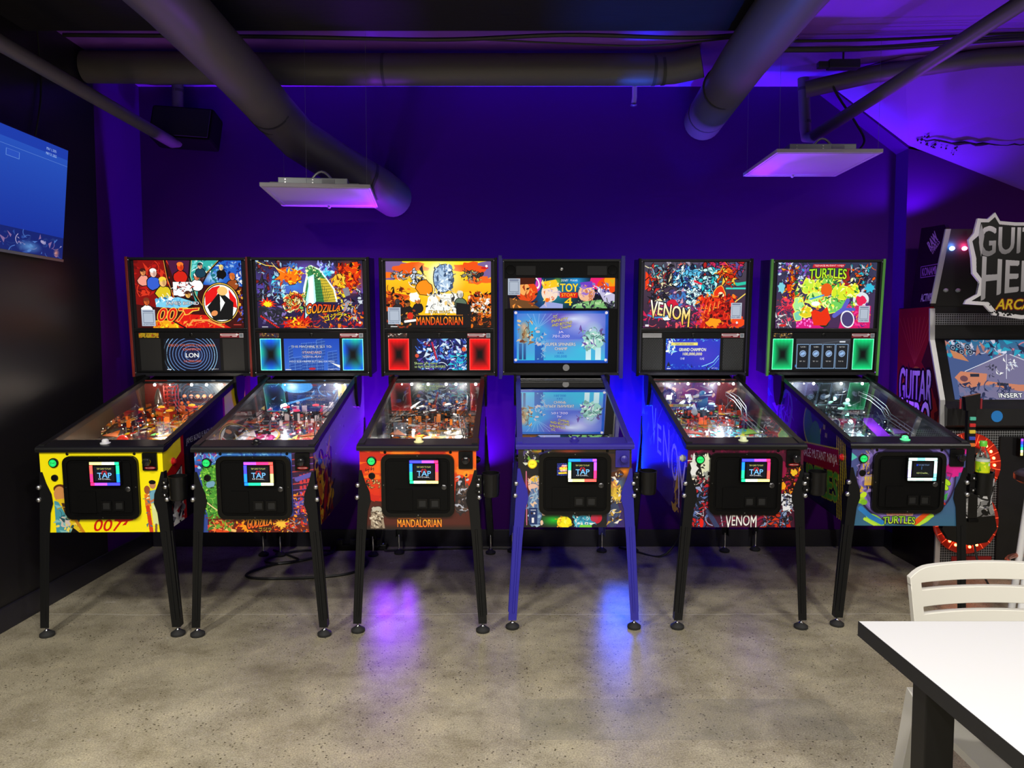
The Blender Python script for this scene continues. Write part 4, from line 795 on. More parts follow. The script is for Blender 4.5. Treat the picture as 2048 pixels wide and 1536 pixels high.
def field_toys(P, rm, pal, lamps, r):
    """posts, targets, bumpers, plastics and wire ramps standing on the playfield"""
    on = lambda x, y, h=0: (x, y, ZP(y)+h)
    for (x, y) in ((-.09,.86),(.07,.90),(-.01,.78)):
        b = make('bumper', MB().lathe([(.030,0),(.030,.012),(.018,.02),(.018,.045),(.034,.05),(.036,.058),(.022,.066),(.002,.068)], on(x,y), 'z', 16), mat('bumper_'+rm, pal[0], .25), P, True)
        make('bumper_cap', MB().lathe([(.020,.066),(.018,.074),(.002,.078)], on(x,y), 'z', 14), mat('bumper_cap_'+rm, pal[1], .2, emit=pal[1], es=1.0), b, True)
    # wire ramp: two rails on stilts
    pts = [(.19,.98,.10),(.205,.86,.10),(.20,.70,.085),(.17,.58,.07),(.19,.46,.05),(.205,.38,.035)]
    w = MB()
    for dx, dz in ((-.014,0),(.014,0),(-.014,.022),(.014,.022)): w.tube([(x+dx,y,ZP(y)+h+dz) for x,y,h in pts], .0022, 5)
    for x,y,h in pts: w.tube([(x-.014,y,ZP(y)+h+.022),(x-.014,y,ZP(y)+h),(x+.014,y,ZP(y)+h),(x+.014,y,ZP(y)+h+.022)], .0018, 4); w.tube([(x,y,ZP(y)),(x,y,ZP(y)+h)], .0025, 5)
    make('wire_ramp', w, mat('ramp_wire', (.22,.22,.24), .35, .8), P, True)
    # moulded clear ramp on the other side
    q = [(-.20,.44,.03),(-.19,.58,.06),(-.15,.72,.085),(-.06,.84,.10),(.06,.95,.11)]; m = MB()
    for (x,y,h),(x2,y2,h2) in zip(q[:-1],q[1:]):
        z, z2 = ZP(y)+h, ZP(y2)+h2; A_, B_ = Vector((x,y,z)), Vector((x2,y2,z2)); n_ = (B_-A_).cross(Vector((0,0,1))).normalized()*.026
        m.add([A_-n_,A_+n_,B_+n_,B_-n_], [(0,1,2,3)]); up = Vector((0,0,.028))
        m.add([A_-n_,A_-n_+up,B_-n_+up,B_-n_], [(0,1,2,3)]).add([A_+n_,A_+n_+up,B_+n_+up,B_+n_], [(0,1,2,3)])
    if rm != 'd': make('clear_ramp', m, CLEAR, P)
    # slingshot plastics and side plastics printed in bright colours
    for s in (-1, 1):
        make('slingshot_plastic', MB().prism([(s*.20,.40),(s*.105,.36),(s*.185,.56)], 'z', ZP(.45)+.03, ZP(.45)+.034), mat('plastic_%s_%d' % (rm, s), pal[2 if s < 0 else 3], .3), P)
        make('side_plastic', MB().prism([(s*.235,.60),(s*.17,.64),(s*.19,.76),(s*.235,.80)], 'z', ZP(.7)+.035, ZP(.7)+.039), mat('plastic_b_%s_%d' % (rm, s), pal[3 if s < 0 else 2], .3), P)
        f = make('flipper', MB().prism([(s*.10,.275),(s*.105,.30),(s*.035,.268),(s*.032,.255)], 'z', ZP(.28)+.008, ZP(.28)+.026), leatherw, P)
        make('flipper_rubber', MB().prism([(s*.103,.272),(s*.109,.304),(s*.030,.27),(s*.027,.252)], 'z', ZP(.28)+.012, ZP(.28)+.022), mat('flipper_rubber_'+rm, pal[0], .5), P)
    for k in range(6):
        x, y = -.13+.055*k, .985-.02*(k%2)
        make('drop_target', MB().box(x-.015,x+.015,y-.004,y+.004,ZP(y),ZP(y)+.045,.002), mat('target_%s_%d' % (rm, k%3), pal[k%4], .35), P)
    posts = MB(); col = MB(); lit = MB()
    for k in range(40):
        x, y = r.uniform(-.235,.235), r.uniform(.56,1.03)
        if r.random() < .6: posts.lathe([(.006,0),(.006,.006),(.0035,.008),(.0035,.028),(.006,.03),(.004,.034)], on(x,y), 'z', 7)
        else: posts.tube([on(x,y,.03),on(x+r.uniform(-.06,.06),min(1.04,y+r.uniform(-.05,.05)),r.uniform(.03,.09))], .0025, 5)
    for k in range(34):
        x, y = r.uniform(-.235,.235), r.uniform(.60,1.03); s = r.uniform(.005,.015)
        if k%2: col.box(x-s,x+s,y-s*.5,y+s*.5,ZP(y)+r.uniform(0,.03),ZP(y)+r.uniform(.035,.075))
        else: col.ball(on(x,y,r.uniform(.015,.07)), s*.8, 7)
    for k in range(lamps//2):
        x, y = r.uniform(-.235,.235), r.uniform(.40,1.03); lit.ball(on(x,y,r.uniform(.01,.035)), r.uniform(.0025,.0045), 6)
    tag(make('posts', posts, mat('post_mix', (.25,.25,.27), .25, .7), P, True), kind='stuff'); tag(make('small_figures', col, mat('toy_mix_'+rm, pal[2], .35), P), kind='stuff')
    tag(make('playfield_lamps', lit, mat('gi_lamp_'+rm, (1,1,1), .4, emit=pal[4], es=5.0), P), kind='stuff')

def machine(i, label, x, y, yaw, Wc, Wb, trans, front, disp, fieldart, pal, o):
    P = thing('pinball_machine', label, 'pinball machine', (x, y, 0), (TILT, 0, math.radians(yaw)), 'pinball machines standing in a row along the back wall')
    W = Wc/2; r = random.Random(100+i); rm = 'abcdef'[i-1]
    railm, legm = (railb, legb) if o.get('blue') else (railk, legk)
    # cabinet shell: two sides, floor and rear
    prof = [(0.0,.52),(0.0,.912),(.085,.925),(Y1,ZG1-.02),(1.30,1.15),(1.30,.52)]
    make('cabinet', MB().box(-W+.016,W-.016,.02,1.29,.525,.54).box(-W+.016,W-.016,1.285,1.30,.52,1.15).box(-W+.016,W-.016,.004,.02,.52,.912), plast, P)
    for s in (-1, 1):
        sm = image_mat('side_art_%s_%d' % (rm, s), o['side'](s), rough=.16) if o.get('side_for') == s else mat('side_print_'+rm, o.get('sidecol', (.012,.012,.016)), .16)
        make('side_panel', MB().prism(prof, 'x', s*W, s*(W-.016)), sm, P, uv=lambda c, s=s: ((c.y/1.30) if s > 0 else 1-c.y/1.30, (c.z-.52)/.63))
        make('side_rail', MB().prism([(0.0,.908),(.085,.925),(Y1+.02,ZG1-.016),(Y1+.02,ZG1+.012),(.085,.955),(0.01,.945),(0.0,.935)], 'x', s*(W+.006), s*(W-.022)), railm, P)
        make('flipper_button', MB().lathe([(.018,0),(.018,s*.006),(.012,s*.009),(.012,s*.014),(.002,s*.017)], (s*W,.105,.842), 'x', 14), o.get('btn', mat('flip_red', (.6,.02,.02), .3)), P, True)
        hg = MB().prism([(.99,1.16),(1.15,1.16),(1.14,1.06),(1.11,.99),(1.07,.962),(1.03,.975),(1.0,1.05)], 'x', s*(W+.003), s*(W+.018))
        make('hinge_bracket', hg, satin, P)
        # backbox trim and legs
        for rear in (0, 1):
            lm, ft, zb = leg_mb(s, rear, W+.003)
            L = make('leg', lm, legm, P)
            fz = -ft[1]*math.tan(TILT)
            F = MB().lathe([(.031,fz+.0),(.034,fz+.004),(.034,fz+.014),(.022,fz+.022),(.012,fz+.03)], (ft[0],ft[1],0), 'z', 18); make('leveler_pad', F, rubber, L, True)
            make('leveler_shaft', MB().lathe([(.020,fz+.021),(.009,fz+.032),(.006,fz+.036),(.006,zb+.02)], (ft[0],ft[1],0), 'z', 12), steel, L, True)
            if not rear:
                for zz in (.742,.682):
                    make('leg_bolt', MB().ball((s*(W+.010)+s*.004*(zz<.7),-.008,zz), .0125, 10), boltm, L, True)
    fm = image_mat('front_art_'+rm, front(), rough=.3, coat=.2)
    make('front_panel', MB().box(-W,W,-.002,.004,.52,.912), fm, P, uv=lambda c: ((c.x+W)/Wc, (c.z-.52)/.392))
    make('lockdown_bar', MB().prism([(-.014,.912),(-.016,.926),(-.010,.934),(.0,.938),(.09,.952),(.09,.93),(.02,.912)], 'x', -W-.012, W+.012), railm, P)
    bx = o.get('bx', 0)
    lb = make('action_button', MB().lathe([(.024,.939),(.024,.944),(.016,.947),(.015,.957),(.010,.962),(.002,.963)], (bx,.045,.003), 'z', 18), o.get('lbm', glossk), P, True)
    # coin door with card reader
    D = make('coin_door', MB().rrect(0,.741,.350,.305,.035,-.014,-.002), plast, P)
    make('door_rim', MB().ring(rr(0,.741,.350,.305,.035), rr(0,.741,.31,.27,.026), 'y', -.020, -.012), mat('door_rim_black', (.003,.003,.003), .22, spec=.3), D)
    make('door_panel', MB().rrect(0,.741,.285,.24,.012,-.019,-.012), mat('door_panel_black', (.002,.002,.0021), .5, spec=.12), D)
    make('bill_slot_panel', MB().rrect(-.068,.673,.085,.105,.004,-.023,-.018), plast, D)
    for sx in (.021,.081):
        make('coin_return', MB().ring(rr(sx,.655,.049,.049,.003), rr(sx,.655,.034,.034,.002), 'y', -.025, -.018), satin, D); make('coin_flap', MB().box(sx-.017,sx+.017,-.021,-.018,.638,.672), holek, D)
    make('door_lock', MB().lathe([(.013,-.018),(.013,-.023),(.009,-.026),(.002,-.026)], (.126,0,.735), 'y', 14), mat('dark_lock', (.10,.10,.105), .3, .9), D, True)
    for (sx, sz) in ((0,.888),(0,.597),(-.163,.745),(.163,.745)): make('screw', screw8(sx,sz,-.018,.005), boltm, D)
    rx, rz = .033+o.get('rdx',0), .815
    R = make('card_reader', MB().rrect(rx,rz,.146,.119,.012,-.040,-.012), satin, D)
    N = 20; per = [(a,1) for a in range(6)]+[(a,3) for a in range(6)]
    ledc = o['leds']; k = 0; out = rr(rx,rz,.139,.113,.012); 
    cells = []
    for a in range(7): cells.append((rx-.058+.0193*a, rz+.0495))
    for a in range(4): cells.append((rx+.0615, rz+.030-.02*a))
    for a in range(7): cells.append((rx+.058-.0193*a, rz-.0495))
    for a in range(4): cells.append((rx-.0615, rz-.030+.02*a))
    for (cx, cz) in cells:
        c = ledc[(k*len(ledc))//22]; k += 1; hv = abs(cz-rz) > .04
        make('led_segment', MB().box(cx-(.0098 if hv else .0068), cx+(.0098 if hv else .0068), -.0435, -.040, cz-(.0062 if hv else .0102), cz+(.0062 if hv else .0102)),
             mat('led_%d_%d_%d' % c, lin(c), .4, emit=lin(c), es=1.5), R)
    make('reader_bezel', MB().rrect(rx,rz,.107,.084,.004,-.0445,-.040), satin, R)
    sa = READER2 if o.get('dim') else READER
    make('reader_screen', MB().quad((rx-.046,-.0455,rz-.034),(rx+.046,-.0455,rz-.034),(rx+.046,-.0455,rz+.034),(rx-.046,-.0455,rz+.034)), sa, R, uv=lambda c: ((c.x-rx+.046)/.092, (c.z-rz+.034)/.068))
    if o.get('blue'):
        make('price_card', MB().box(-.088,-.028+o.get('rdx',0),-.024,-.018,.785,.845), CARD4, D, uv=lambda c: ((c.x+.088)/.065, (c.z-.785)/.06))
    # buttons and plunger
    sb = thing_part('start_button', P); bxs, bzs = (-.222, .860) if not o.get('blue') else (-.207,.838)
    make('button_collar', MB().lathe([(.023,-.002),(.023,-.008),(.018,-.010),(.001,-.010)], (bxs,0,bzs), 'y', 20), satin if not o.get('blue') else mat('collar_yellow', (.7,.5,.02), .4), sb, True)
    make('button_lens', MB().add([(bxs+.0175*math.cos(q*math.pi/12),-.0125,bzs+.0175*math.sin(q*math.pi/12)) for q in range(24)], [tuple(range(24))]), STARTY if o.get('blue') else STARTG, sb, uv=lambda c: ((c.x-bxs+.0175)/.035, (c.z-bzs+.0175)/.035))
    if not o.get('blue') and i != 5: make('side_button', MB().lathe([(.016,-.002),(.016,-.007),(.010,-.009),(.001,-.007)], (-.222,0,.787), 'y', 18), satin, P, True)
    for sx in (-.157,.157): make('panel_bolt', screw8(sx,.902,-.004,.007), satin, P)
    pl = make('plunger_plate', MB().rrect(.23,.865,.068,.084,.004,-.012,-.002), railm if o.get('blue') else satin, P)
    make('plunger_knob', MB().lathe([(.006,-.012),(.006,-.03),(.016,-.034),(.020,-.044),(.017,-.055),(.006,-.060),(.001,-.060)], (.232,0,.872), 'y', 18), railb if o.get('blue') else glossk, pl, True)
    if i in (1,2,5): make('maker_badge', MB().prism(ellpts(.232,.836,.026,.0075), 'y', -.0135, -.012), BADGE, pl, uv=lambda c: ((c.x-.206)/.052, (c.z-.8285)/.015))
    # playfield box
    pf = image_mat('playfield_'+rm, fieldart, rough=.2, coat=.5)
    make('playfield', MB().quad((-W+.016,.10,ZP(.10)),(W-.016,.10,ZP(.10)),(W-.016,1.06,ZP(1.06)),(-W+.016,1.06,ZP(1.06))), pf, P, uv=lambda c: ((c.x+W-.016)/(Wc-.032), (c.y-.10)/.96))
    bk = image_mat('back_panel_'+rm, o['back'], rough=.3)
    make('back_panel', MB().box(-W+.016,W-.016,1.052,1.06,ZP(1.06)-.01,ZG1-.004), bk, P, uv=lambda c: ((c.x+W-.016)/(Wc-.032), (c.z-ZP(1.06))/(ZG1-ZP(1.06))))
    make('apron', MB().prism([(-W+.018,.092),(W-.018,.092),(W-.018,.24),(.12,.17),(-.12,.17),(-W+.018,.24)], 'z', ZP(.2)+.01, ZP(.2)+.014), satin, P)
    for s in (-1,1): make('instruction_card', MB().box(s*.165-.055,s*.165+.055,.105,.17,ZP(.2)+.0145,ZP(.2)+.0155), leatherw, P)
    for s in (-1, 1):
        make('inner_blade', MB().prism([(.09,ZP(.09)),(.09,ZG(.09)-.006),(1.05,ZG(1.05)-.006),(1.05,ZP(1.05))], 'x', s*(W-.0175), s*(W-.0165)), mat('blade_'+rm, o.get('blade', (.03,.03,.032)), o.get('bladerough', .18), o.get('blademetal', 0.0)), P)
    make('glass', MB().quad((-W+.012,.085,ZG0),(W-.012,.085,ZG0),(W-.012,Y1,ZG1),(-W+.012,Y1,ZG1)), GLASS, P)
    make('light_bar', MB().box(-W+.02,W-.02,1.02,1.05,ZG1-.02,ZG1-.010), satin, P)
    for lx, big in o['bulbs']:
        make('spot_bulb', MB().ball((lx,1.012,ZG1-.028), .0085 if big else .0045, 8), bulbc if o.get('cool') else bulbm, P, True)
    field_toys(P, rm, pal, o.get('lamps', 40), r)
    if o.get('toy'): o['toy'](P)
    if o['gi']:
        for lx in (-.14,.14):
            d = bpy.data.lights.new('gi_lamp', 'POINT'); d.energy = o['gi']*1.3; d.color = o.get('gic', (1,.95,.88)); d.shadow_soft_size = .02
            lo = bpy.data.objects.new('gi_lamp', d); COL.objects.link(lo); lo.parent = P; lo.location = (lx,.93,ZG1-.06)
        d = bpy.data.lights.new('gi_lamp', 'POINT'); d.energy = o['gi']*3.3; d.color = o.get('gic', (1,.95,.88)); d.shadow_soft_size = .02
        lo = bpy.data.objects.new('gi_lamp', d); COL.objects.link(lo); lo.parent = P; lo.location = (0,.44,ZG(.44)-.012)
    # backbox, leaning slightly forward
    BT = Matrix.Translation((0,1.118+.0,1.151)) @ Matrix.Rotation(math.radians(1.3), 4, 'X')
    H = .722; w = Wb/2
    def B(name, mb, m, parent, smooth=False, uv=None):
        ob = make(name, mb.xf(BT) if not uv else mb, m, parent, smooth, uv)
        if uv: ob.data.transform(BT)
        return ob
    bb = B('backbox', MB().box(-w,w,.02,.235,0,H,.003).ring([(-w,0),(w,0),(w,H),(-w,H)], [(-w+.018,.018),(w-.018,.018),(w-.018,H-.014),(-w+.018,H-.014)], 'y', 0, .024), mat('backbox_body_'+rm, o.get('boxcol', (.012,.012,.016)), .3), P)
    for s in (-1, 1):
        B('edge_trim', MB().box(s*w-.008, s*w+.008, -.006, .020, -.006, H+.004, .003), o.get('trim', satin), bb)
        for sz in (.02, H-.015): B('screw', MB().ball((s*(w-.012),-.002,sz), .004, 7), boltm, bb, True)
    if not o.get('blue'):
        tw = o.get('tw', .645); tz0, tz1 = H-.018-.408, H-.018
        B('translite', MB().quad((-tw/2,.010,tz0),(tw/2,.010,tz0),(tw/2,.010,tz1),(-tw/2,.010,tz1)), image_mat('translite_'+rm, trans(), 1.15, .3, False), bb, uv=lambda c: ((c.x+tw/2)/tw, (c.z-tz0)/(tz1-tz0)))
        B('translite_lockbar', MB().box(-w+.016,w-.016,.0,.02,tz0-.024,tz0-.002,.002), glossk, bb)
        sp = B('speaker_panel', MB().box(-w+.018,w-.018,.008,.02,.024,tz0-.026,.002), mat('speaker_panel', (.004,.004,.0045), .55, spec=.15), bb)
        B('panel_lock', MB().lathe([(.011,.008),(.011,.003),(.007,.001),(.001,.001)], (0,0,.255), 'y', 14), satin, sp, True)
        zc = .132
        B('display_screen', MB().quad((-.170,.006,zc-.098),(.170,.006,zc-.098),(.170,.006,zc+.098),(-.170,.006,zc+.098)), image_mat('display_'+rm, disp(), 1.0, .2, False), sp, uv=lambda c: ((c.x+.17)/.34, (c.z-zc+.098)/.196))
        for s in (-1, 1):
            gx = s*.252
            if o.get('grille'):
                gm = image_mat('speaker_glow_%s_%d' % (rm, s), ledplate(o['grille'], s+i), 2.2, .4, False)
                B('speaker_grille', MB().quad((gx-.064,.006,zc-.098),(gx+.064,.006,zc-.098),(gx+.064,.006,zc+.098),(gx-.064,.006,zc+.098)), gm, sp, uv=lambda c, gx=gx: ((c.x-gx+.064)/.128, (c.z-zc+.098)/.196))
            else:
                gr = MB().box(gx-.064,gx+.064,.0065,.0075,zc-.098,zc+.098)
                B('speaker_grille', gr, holek, sp)
                hx = MB(); q = .0105
                for a in range(13):
                    for b in range(21):
                        cx, cz = gx-.064+q*(a+.5*(b%2)), zc-.096+q*.9*b
                        if abs(cx-gx) < .062: hx.box(cx-.0012,cx+.0012,.004,.0066,cz-.0035,cz+.0035)
                if o.get('mesh'): tag(B('grille_mesh', hx, mat('mesh_grey', (.06,.06,.062), .45), sp), kind='stuff')
        B('game_badge', MB().quad((-.318,.0055,.236),(-.198,.0055,.236),(-.198,.0055,.265),(-.318,.0055,.265)), o['badge'], sp, uv=lambda c: ((c.x+.318)/.12, (c.z-.236)/.029))
        B('notice_sticker', MB().quad((.175,.0055,.236),(.318,.0055,.236),(.318,.0055,.264),(.175,.0055,.264)), STICK, sp, uv=lambda c: ((c.x-.175)/.143, (c.z-.236)/.028))
    else:
        hd = B('speaker_panel', MB().box(-w+.018,w-.018,.006,.02,H-.115,H-.018,.002), mat('speaker_panel', (.004,.004,.0045), .55, spec=.15), bb)
        for s in (-1, 1):
            B('speaker_grille', MB().box(s*.22-.06,s*.22+.06,.003,.007,H-.098,H-.042), holek, hd); B('tweeter', MB().lathe([(.03,.006),(.028,.003),(.001,.005)], (s*.315,0,H-.068), 'y', 18), plast, hd, True)
        B('panel_lock', MB().lathe([(.010,.006),(.010,.0),(.006,-.002),(.001,-.002)], (0,0,H-.06), 'y', 14), steel, hd, True)
        tw = .665; tz0, tz1 = H-.302, H-.115
        B('translite', MB().quad((-tw/2,.010,tz0),(tw/2,.010,tz0),(tw/2,.010,tz1),(-tw/2,.010,tz1)), image_mat('translite_'+rm, trans(), 1.1, .3, False), bb, uv=lambda c: ((c.x+tw/2)/tw, (c.z-tz0)/(tz1-tz0)))
        B('lower_panel', MB().box(-w+.02,w-.02,.012,.022,.02,tz0-.004), plast, bb)
        dz0, dz1 = .077, .406; tv_ = B('display_frame', MB().rrect(0,(dz0+dz1)/2,.592,dz1-dz0,.004,-.004,.014), mat('display_frame_blue', (.01,.05,.4), .25), bb)
        B('display_screen', MB().quad((-.292,-.005,dz0+.004),(.292,-.005,dz0+.004),(.292,-.005,dz1-.004),(-.292,-.005,dz1-.004)), image_mat('display_'+rm, disp(), 1.0, .2, False), tv_, uv=lambda c: ((c.x+.292)/.584, (c.z-dz0-.004)/(dz1-dz0-.008)))
        B('round_decal', MB().prism(ellpts(.035,.047,.021,.021), 'y', .010, .012), mat('decal_pale', (.22,.22,.22), .5), bb)
        for s in (-1,1): B('side_flange', MB().box(s*w-.004*(s>0), s*w+.004*(s<0)+s*.02*(s>0)-.02*(s<0), -.012, .0, -.02, H+.02, .002), railb, bb)
    for (cx_, cz_) in o.get('cups', ()): cup_holder(P, cx_, cz_)
    return P
def thing_part(name, parent):
    e = bpy.data.objects.new(name, None); COL.objects.link(e); e.parent = parent; e.empty_display_size = .03; return e
def small(art, name, es=0, **k): return image_mat(name, art, es, **k)
A = Art((0,0,92,68), 184, (6,8,22)); A.text('TAP CARD TO PLAY!',46,9,7,(235,235,120),w=66).text('TAP',46,40,24,(120,190,245),w=66,bold=.05)
A.arc(46,30,8,8,150,270,2.4,(200,40,50)).arc(46,30,12,12,150,250,2.4,(200,40,50)).arc(46,30,8,8,-90,30,2.4,(200,40,50)).arc(46,30,12,12,-70,30,2.4,(200,40,50)); A.text('4.0 Credits_',46,58,8,WHT,w=60)
READER = small(A, 'reader_picture', 1.3, rough=.2, base=False)
A = Art((0,0,92,68), 184, (6,10,20)); A.text('TAP CARD TO PLAY!',50,12,6,(140,170,220),w=52).text('4.0 Credits_',46,52,9,(225,240,140),w=60); A.rect(14,8,22,16,(30,60,200)); A.line([(40,20),(40,34)],2,(60,120,190))
READER2 = small(A, 'reader_picture_dim', 1.1, rough=.2, base=False)
A = Art((0,0,40,40), 96, (20,170,80)); A.ell(20,20,20,20,(40,225,115),soft=True); A.text('START',20,20,8,(10,60,30),w=26,bold=.04); STARTG = small(A, 'start_lens_green', .75)
A = Art((0,0,40,40), 96, (225,200,15)); A.ell(20,20,19,19,(245,225,40)); A.text('START',20,20,8,(90,70,5),w=26,bold=.04); STARTY = small(A, 'start_lens_yellow', .55)
A = Art((0,0,65,60), 160, (18,24,80)); A.dots(0,0,65,60,[(60,90,190)],90,.7,1.2,2); A.burst(34,24,18,34,14,(170,30,25),1,.7); A.text('STORY',36,12,9,WHT,w=26,rot=-.1).text('PINBALL',37,24,14,(250,220,60),w=48,rot=-.12,bold=.05,out=(150,20,10),ow=1).text('ADVENTURE',38,35,9,WHT,w=44,rot=-.05); A.poly([(6,45),(64,40),(64,50),(8,52)],(235,190,30)); A.text('STARTS HERE',36,46,6,(40,20,10),w=44); CARD4 = small(A, 'price_card', .9)
A = Art((0,0,143,28), 200, (120,22,34)); A.rect(2,4,104,14,(225,225,225)); A.poly([(100,0),(116,9),(100,18)],(225,225,225)); A.rect(8,7,96,11,(120,40,50)); A.rect(8,17,60,19,(200,130,135)); A.rect(8,21,60,23,(200,130,135)); A.rect(74,18,102,23,(225,200,200)); A.rect(117,1,142,27,(160,170,175)); A.rect(121,5,138,22,(110,118,124)); STICK = small(A, 'notice_print')
A = Art((0,0,52,15), 104, (150,15,20)); A.rect(6,6,46,9,(230,200,200)); BADGE = small(A, 'maker_badge')
def badge(name, pal, seed, base):
    a = Art((0,0,120,29), 160, base); a.shards(0,0,120,29,pal,40,9,seed); return small(a, name)
def backart(base, pal, seed, extra=None):
    a = Art((0,0,100,36), 240, base); a.shards(0,0,100,36,pal,60,6,seed)
    if extra: extra(a)
    return a
# cabinet side prints (x: 0 rear .. 100 front edge that the picture shows)
def side1(s):
    a = Art((0,0,100,48), 420, (14,12,14))      # u runs front (0) to rear (1) on the +x side
    a.poly([(0,0),(16,0),(16,22),(0,28)],(225,205,30)); a.poly([(0,28),(17,21),(17,26),(0,33)],(150,15,15)); a.poly([(0,33),(16,27),(16,48),(0,48)],(190,190,195)); a.rect(16,0,18.5,48,(150,15,15)); a.shards(0,30,16,48,[(30,30,34),(150,30,30),(220,220,225),(90,90,100)],50,4,1)
    a.rect(18.5,0,62,48,(12,11,13)); a.text('JAMES BOND IS BACK IN ACTION',40,19,3.0,(185,185,190),w=38); a.shards(22,26,60,46,[(34,26,30),(50,20,22),(28,28,34)],30,6,5)
    a.rect(62,0,64,48,(150,15,15)); a.poly([(64,0),(92,0),(92,16),(64,20)],(225,205,30)); a.poly([(64,20),(92,16),(92,22),(64,26)],(160,18,15)); a.poly([(64,26),(92,22),(92,40),(64,42)],(180,180,190)); a.shards(66,25,92,41,[(40,40,50),(150,60,60),(215,215,220)],34,5,2); a.poly([(64,42),(92,40),(92,48),(64,48)],(40,70,140)); a.rect(92,0,100,48,(60,10,14)); return a
def side2(s):
    a = Art((0,0,100,48), 420, (120,110,150)); a.vgrad(0,20,100,48,(120,110,150),(40,30,50)); a.poly([(0,24),(10,22),(20,30),(30,48),(0,48)],(60,20,16)); a.shards(0,22,28,48,[(150,80,10),(120,20,10),(30,16,24),(170,130,20)],70,7,1); a.dots(20,2,90,30,[(150,140,185),(95,85,130)],30,.3,.7,2); return a
def side5(s):
    a = Art((0,0,100,48), 480, (74,52,120)); a.b = (0,0,100,48)
    # u = 0 at the rear on the -x side
    a.vgrad(0,0,100,48,(58,44,110),(64,50,125)); a.poly([(72,48),(100,24),(100,48)],(26,14,24)); a.shards(78,24,100,48,[(190,150,20),(60,16,30),(120,90,20),(30,20,40)],60,6,1); a.shards(0,0,100,30,[(90,70,150),(60,42,105)],80,5,2)
    for (c, x, y, h, w) in (('V',33,21,17,10),('E',46,25,13,9),('N',61,25,16,13),('O',78,28,15,12),('M',92,34,20,13)): a.text(c,x,y,h,(205,190,245),w=w,slant=-.1)
    a.line([(24,30),(60,4)],.8,(110,90,170)); return a
def side6(s):
    a = Art((0,0,100,48), 480, (16,18,34)); a.vgrad(0,0,45,48,(40,30,110),(30,20,70),True); a.shards(0,0,42,48,[(60,40,140),(30,60,130),(80,50,160)],60,6,1); a.ell(28,14,8,9,(60,90,130),hole=.8); a.ell(60,16,10,10,(30,100,40)); a.ell(60,16,10,10,(150,150,30),hole=.9); a.ell(66,10,8,7,(30,50,110)); a.ell(64,22,6,8,(40,110,40))
    for k in range(6): a.line([(84+1.9*k,2+3*k),(90+1.9*k,48)],.7,(190,165,40))
    a.rect(72,10,78,26,(24,26,50))
    for k in range(8): a.rect(72+1.2*(k%4),8+3*(k//2),72.7+1.2*(k%4),10+3*(k//2),(170,160,70))
    a.poly([(40,27),(88,21.5),(90,30.5),(40,35)],(125,18,26)); a.line([(40,26.6),(88,21.1)],.6,(170,150,30)); a.text('TEENAGE MUTANT NINJA',66,28.4,5,(230,220,205),w=43,rot=-.105,bold=.02)
    a.text('TURTLES',66,38.5,11,(60,125,40),w=46,out=(120,120,30),ow=.6,rot=-.1,bold=.03); return a
RB = [(25,215,140),(20,120,255),(60,60,255),(160,70,255),(255,40,110),(255,80,70),(255,232,130),(245,250,205)]
rot = lambda k: RB[k:]+RB[:k]
greyp = ['x']
tr1 = srgb('trim_red', (120,30,22), rough=.4); trg = srgb('trim_green', (88,160,66), rough=.4)
def toy1(P):
    rk = make('rocket_toy', MB().lathe([(.020,0),(.024,.01),(.024,.075),(.021,.10),(.013,.13),(.004,.15),(.001,.152)], (-.135,.93,ZP(.93)+.012), 'z', 18), mat('toy_silver', (.6,.6,.62), .28, .9), P, True)
    for k in range(4): make('fin', MB().box(-.002,.002,.018,.034,0,.03).xf(Matrix.Translation((-.135,.93,ZP(.93)+.006)) @ Matrix.Rotation(k*math.pi/2+.4, 4, 'Z')), satin, rk)
    g = MB(); x0, x1, y0, y1 = -.125,-.06,.985,1.03; z0 = ZP(1.0)
    for x in (x0,x1):
        for y in (y0,y1): g.box(x-.003,x+.003,y-.003,y+.003,z0,z0+.165)
    for k in range(7):
        z = z0+.012+.024*k
        g.box(x0,x1,y0-.002,y0+.002,z-.002,z+.002).box(x0,x1,y1-.002,y1+.002,z-.002,z+.002).tube([(x0,y0,z),(x1,y0,z+.024)], .0018, 4)
    make('gantry_tower', g, mat('gantry_red', (.55,.03,.02), .4), P)
    for k in range(7): make('backboard_lamp', MB().ball((-.03+.04*k,1.047,ZP(1.06)+.085), .012, 9), mat('orange_lamp', (1,.4,.2), .3, emit=(1,.28,.12), es=1.1), P, True)
    make('bubble_toy', MB().ball((-.06,.33,ZP(.33)+.035), .028, 12), mat('red_dome', (.8,.05,.03), .15, emit=(.9,.05,.02), es=.7), P, True)
    make('crane_plate', MB().box(-.03,.05,.74,.742,ZP(.74)+.02,ZP(.74)+.085), CLEAR, P)
def toy3(P):
    make('clear_arch', MB().tube([(-.09+.10*(1-math.cos(q*math.pi/12)),.97,ZP(.97)+.01+.10*math.sin(q*math.pi/12)) for q in range(13)], .006, 8), CLEAR, P, True)
    make('cross_rail', MB().tube([(-.2,.60,ZP(.6)+.06),(.19,.84,ZP(.84)+.085)], .004, 6).tube([(-.2,.615,ZP(.6)+.075),(.19,.855,ZP(.84)+.10)], .004, 6), steel, P, True)
    make('clear_box', MB().box(-.17,-.09,.60,.66,ZP(.6)+.01,ZP(.6)+.085), CLEAR, P)
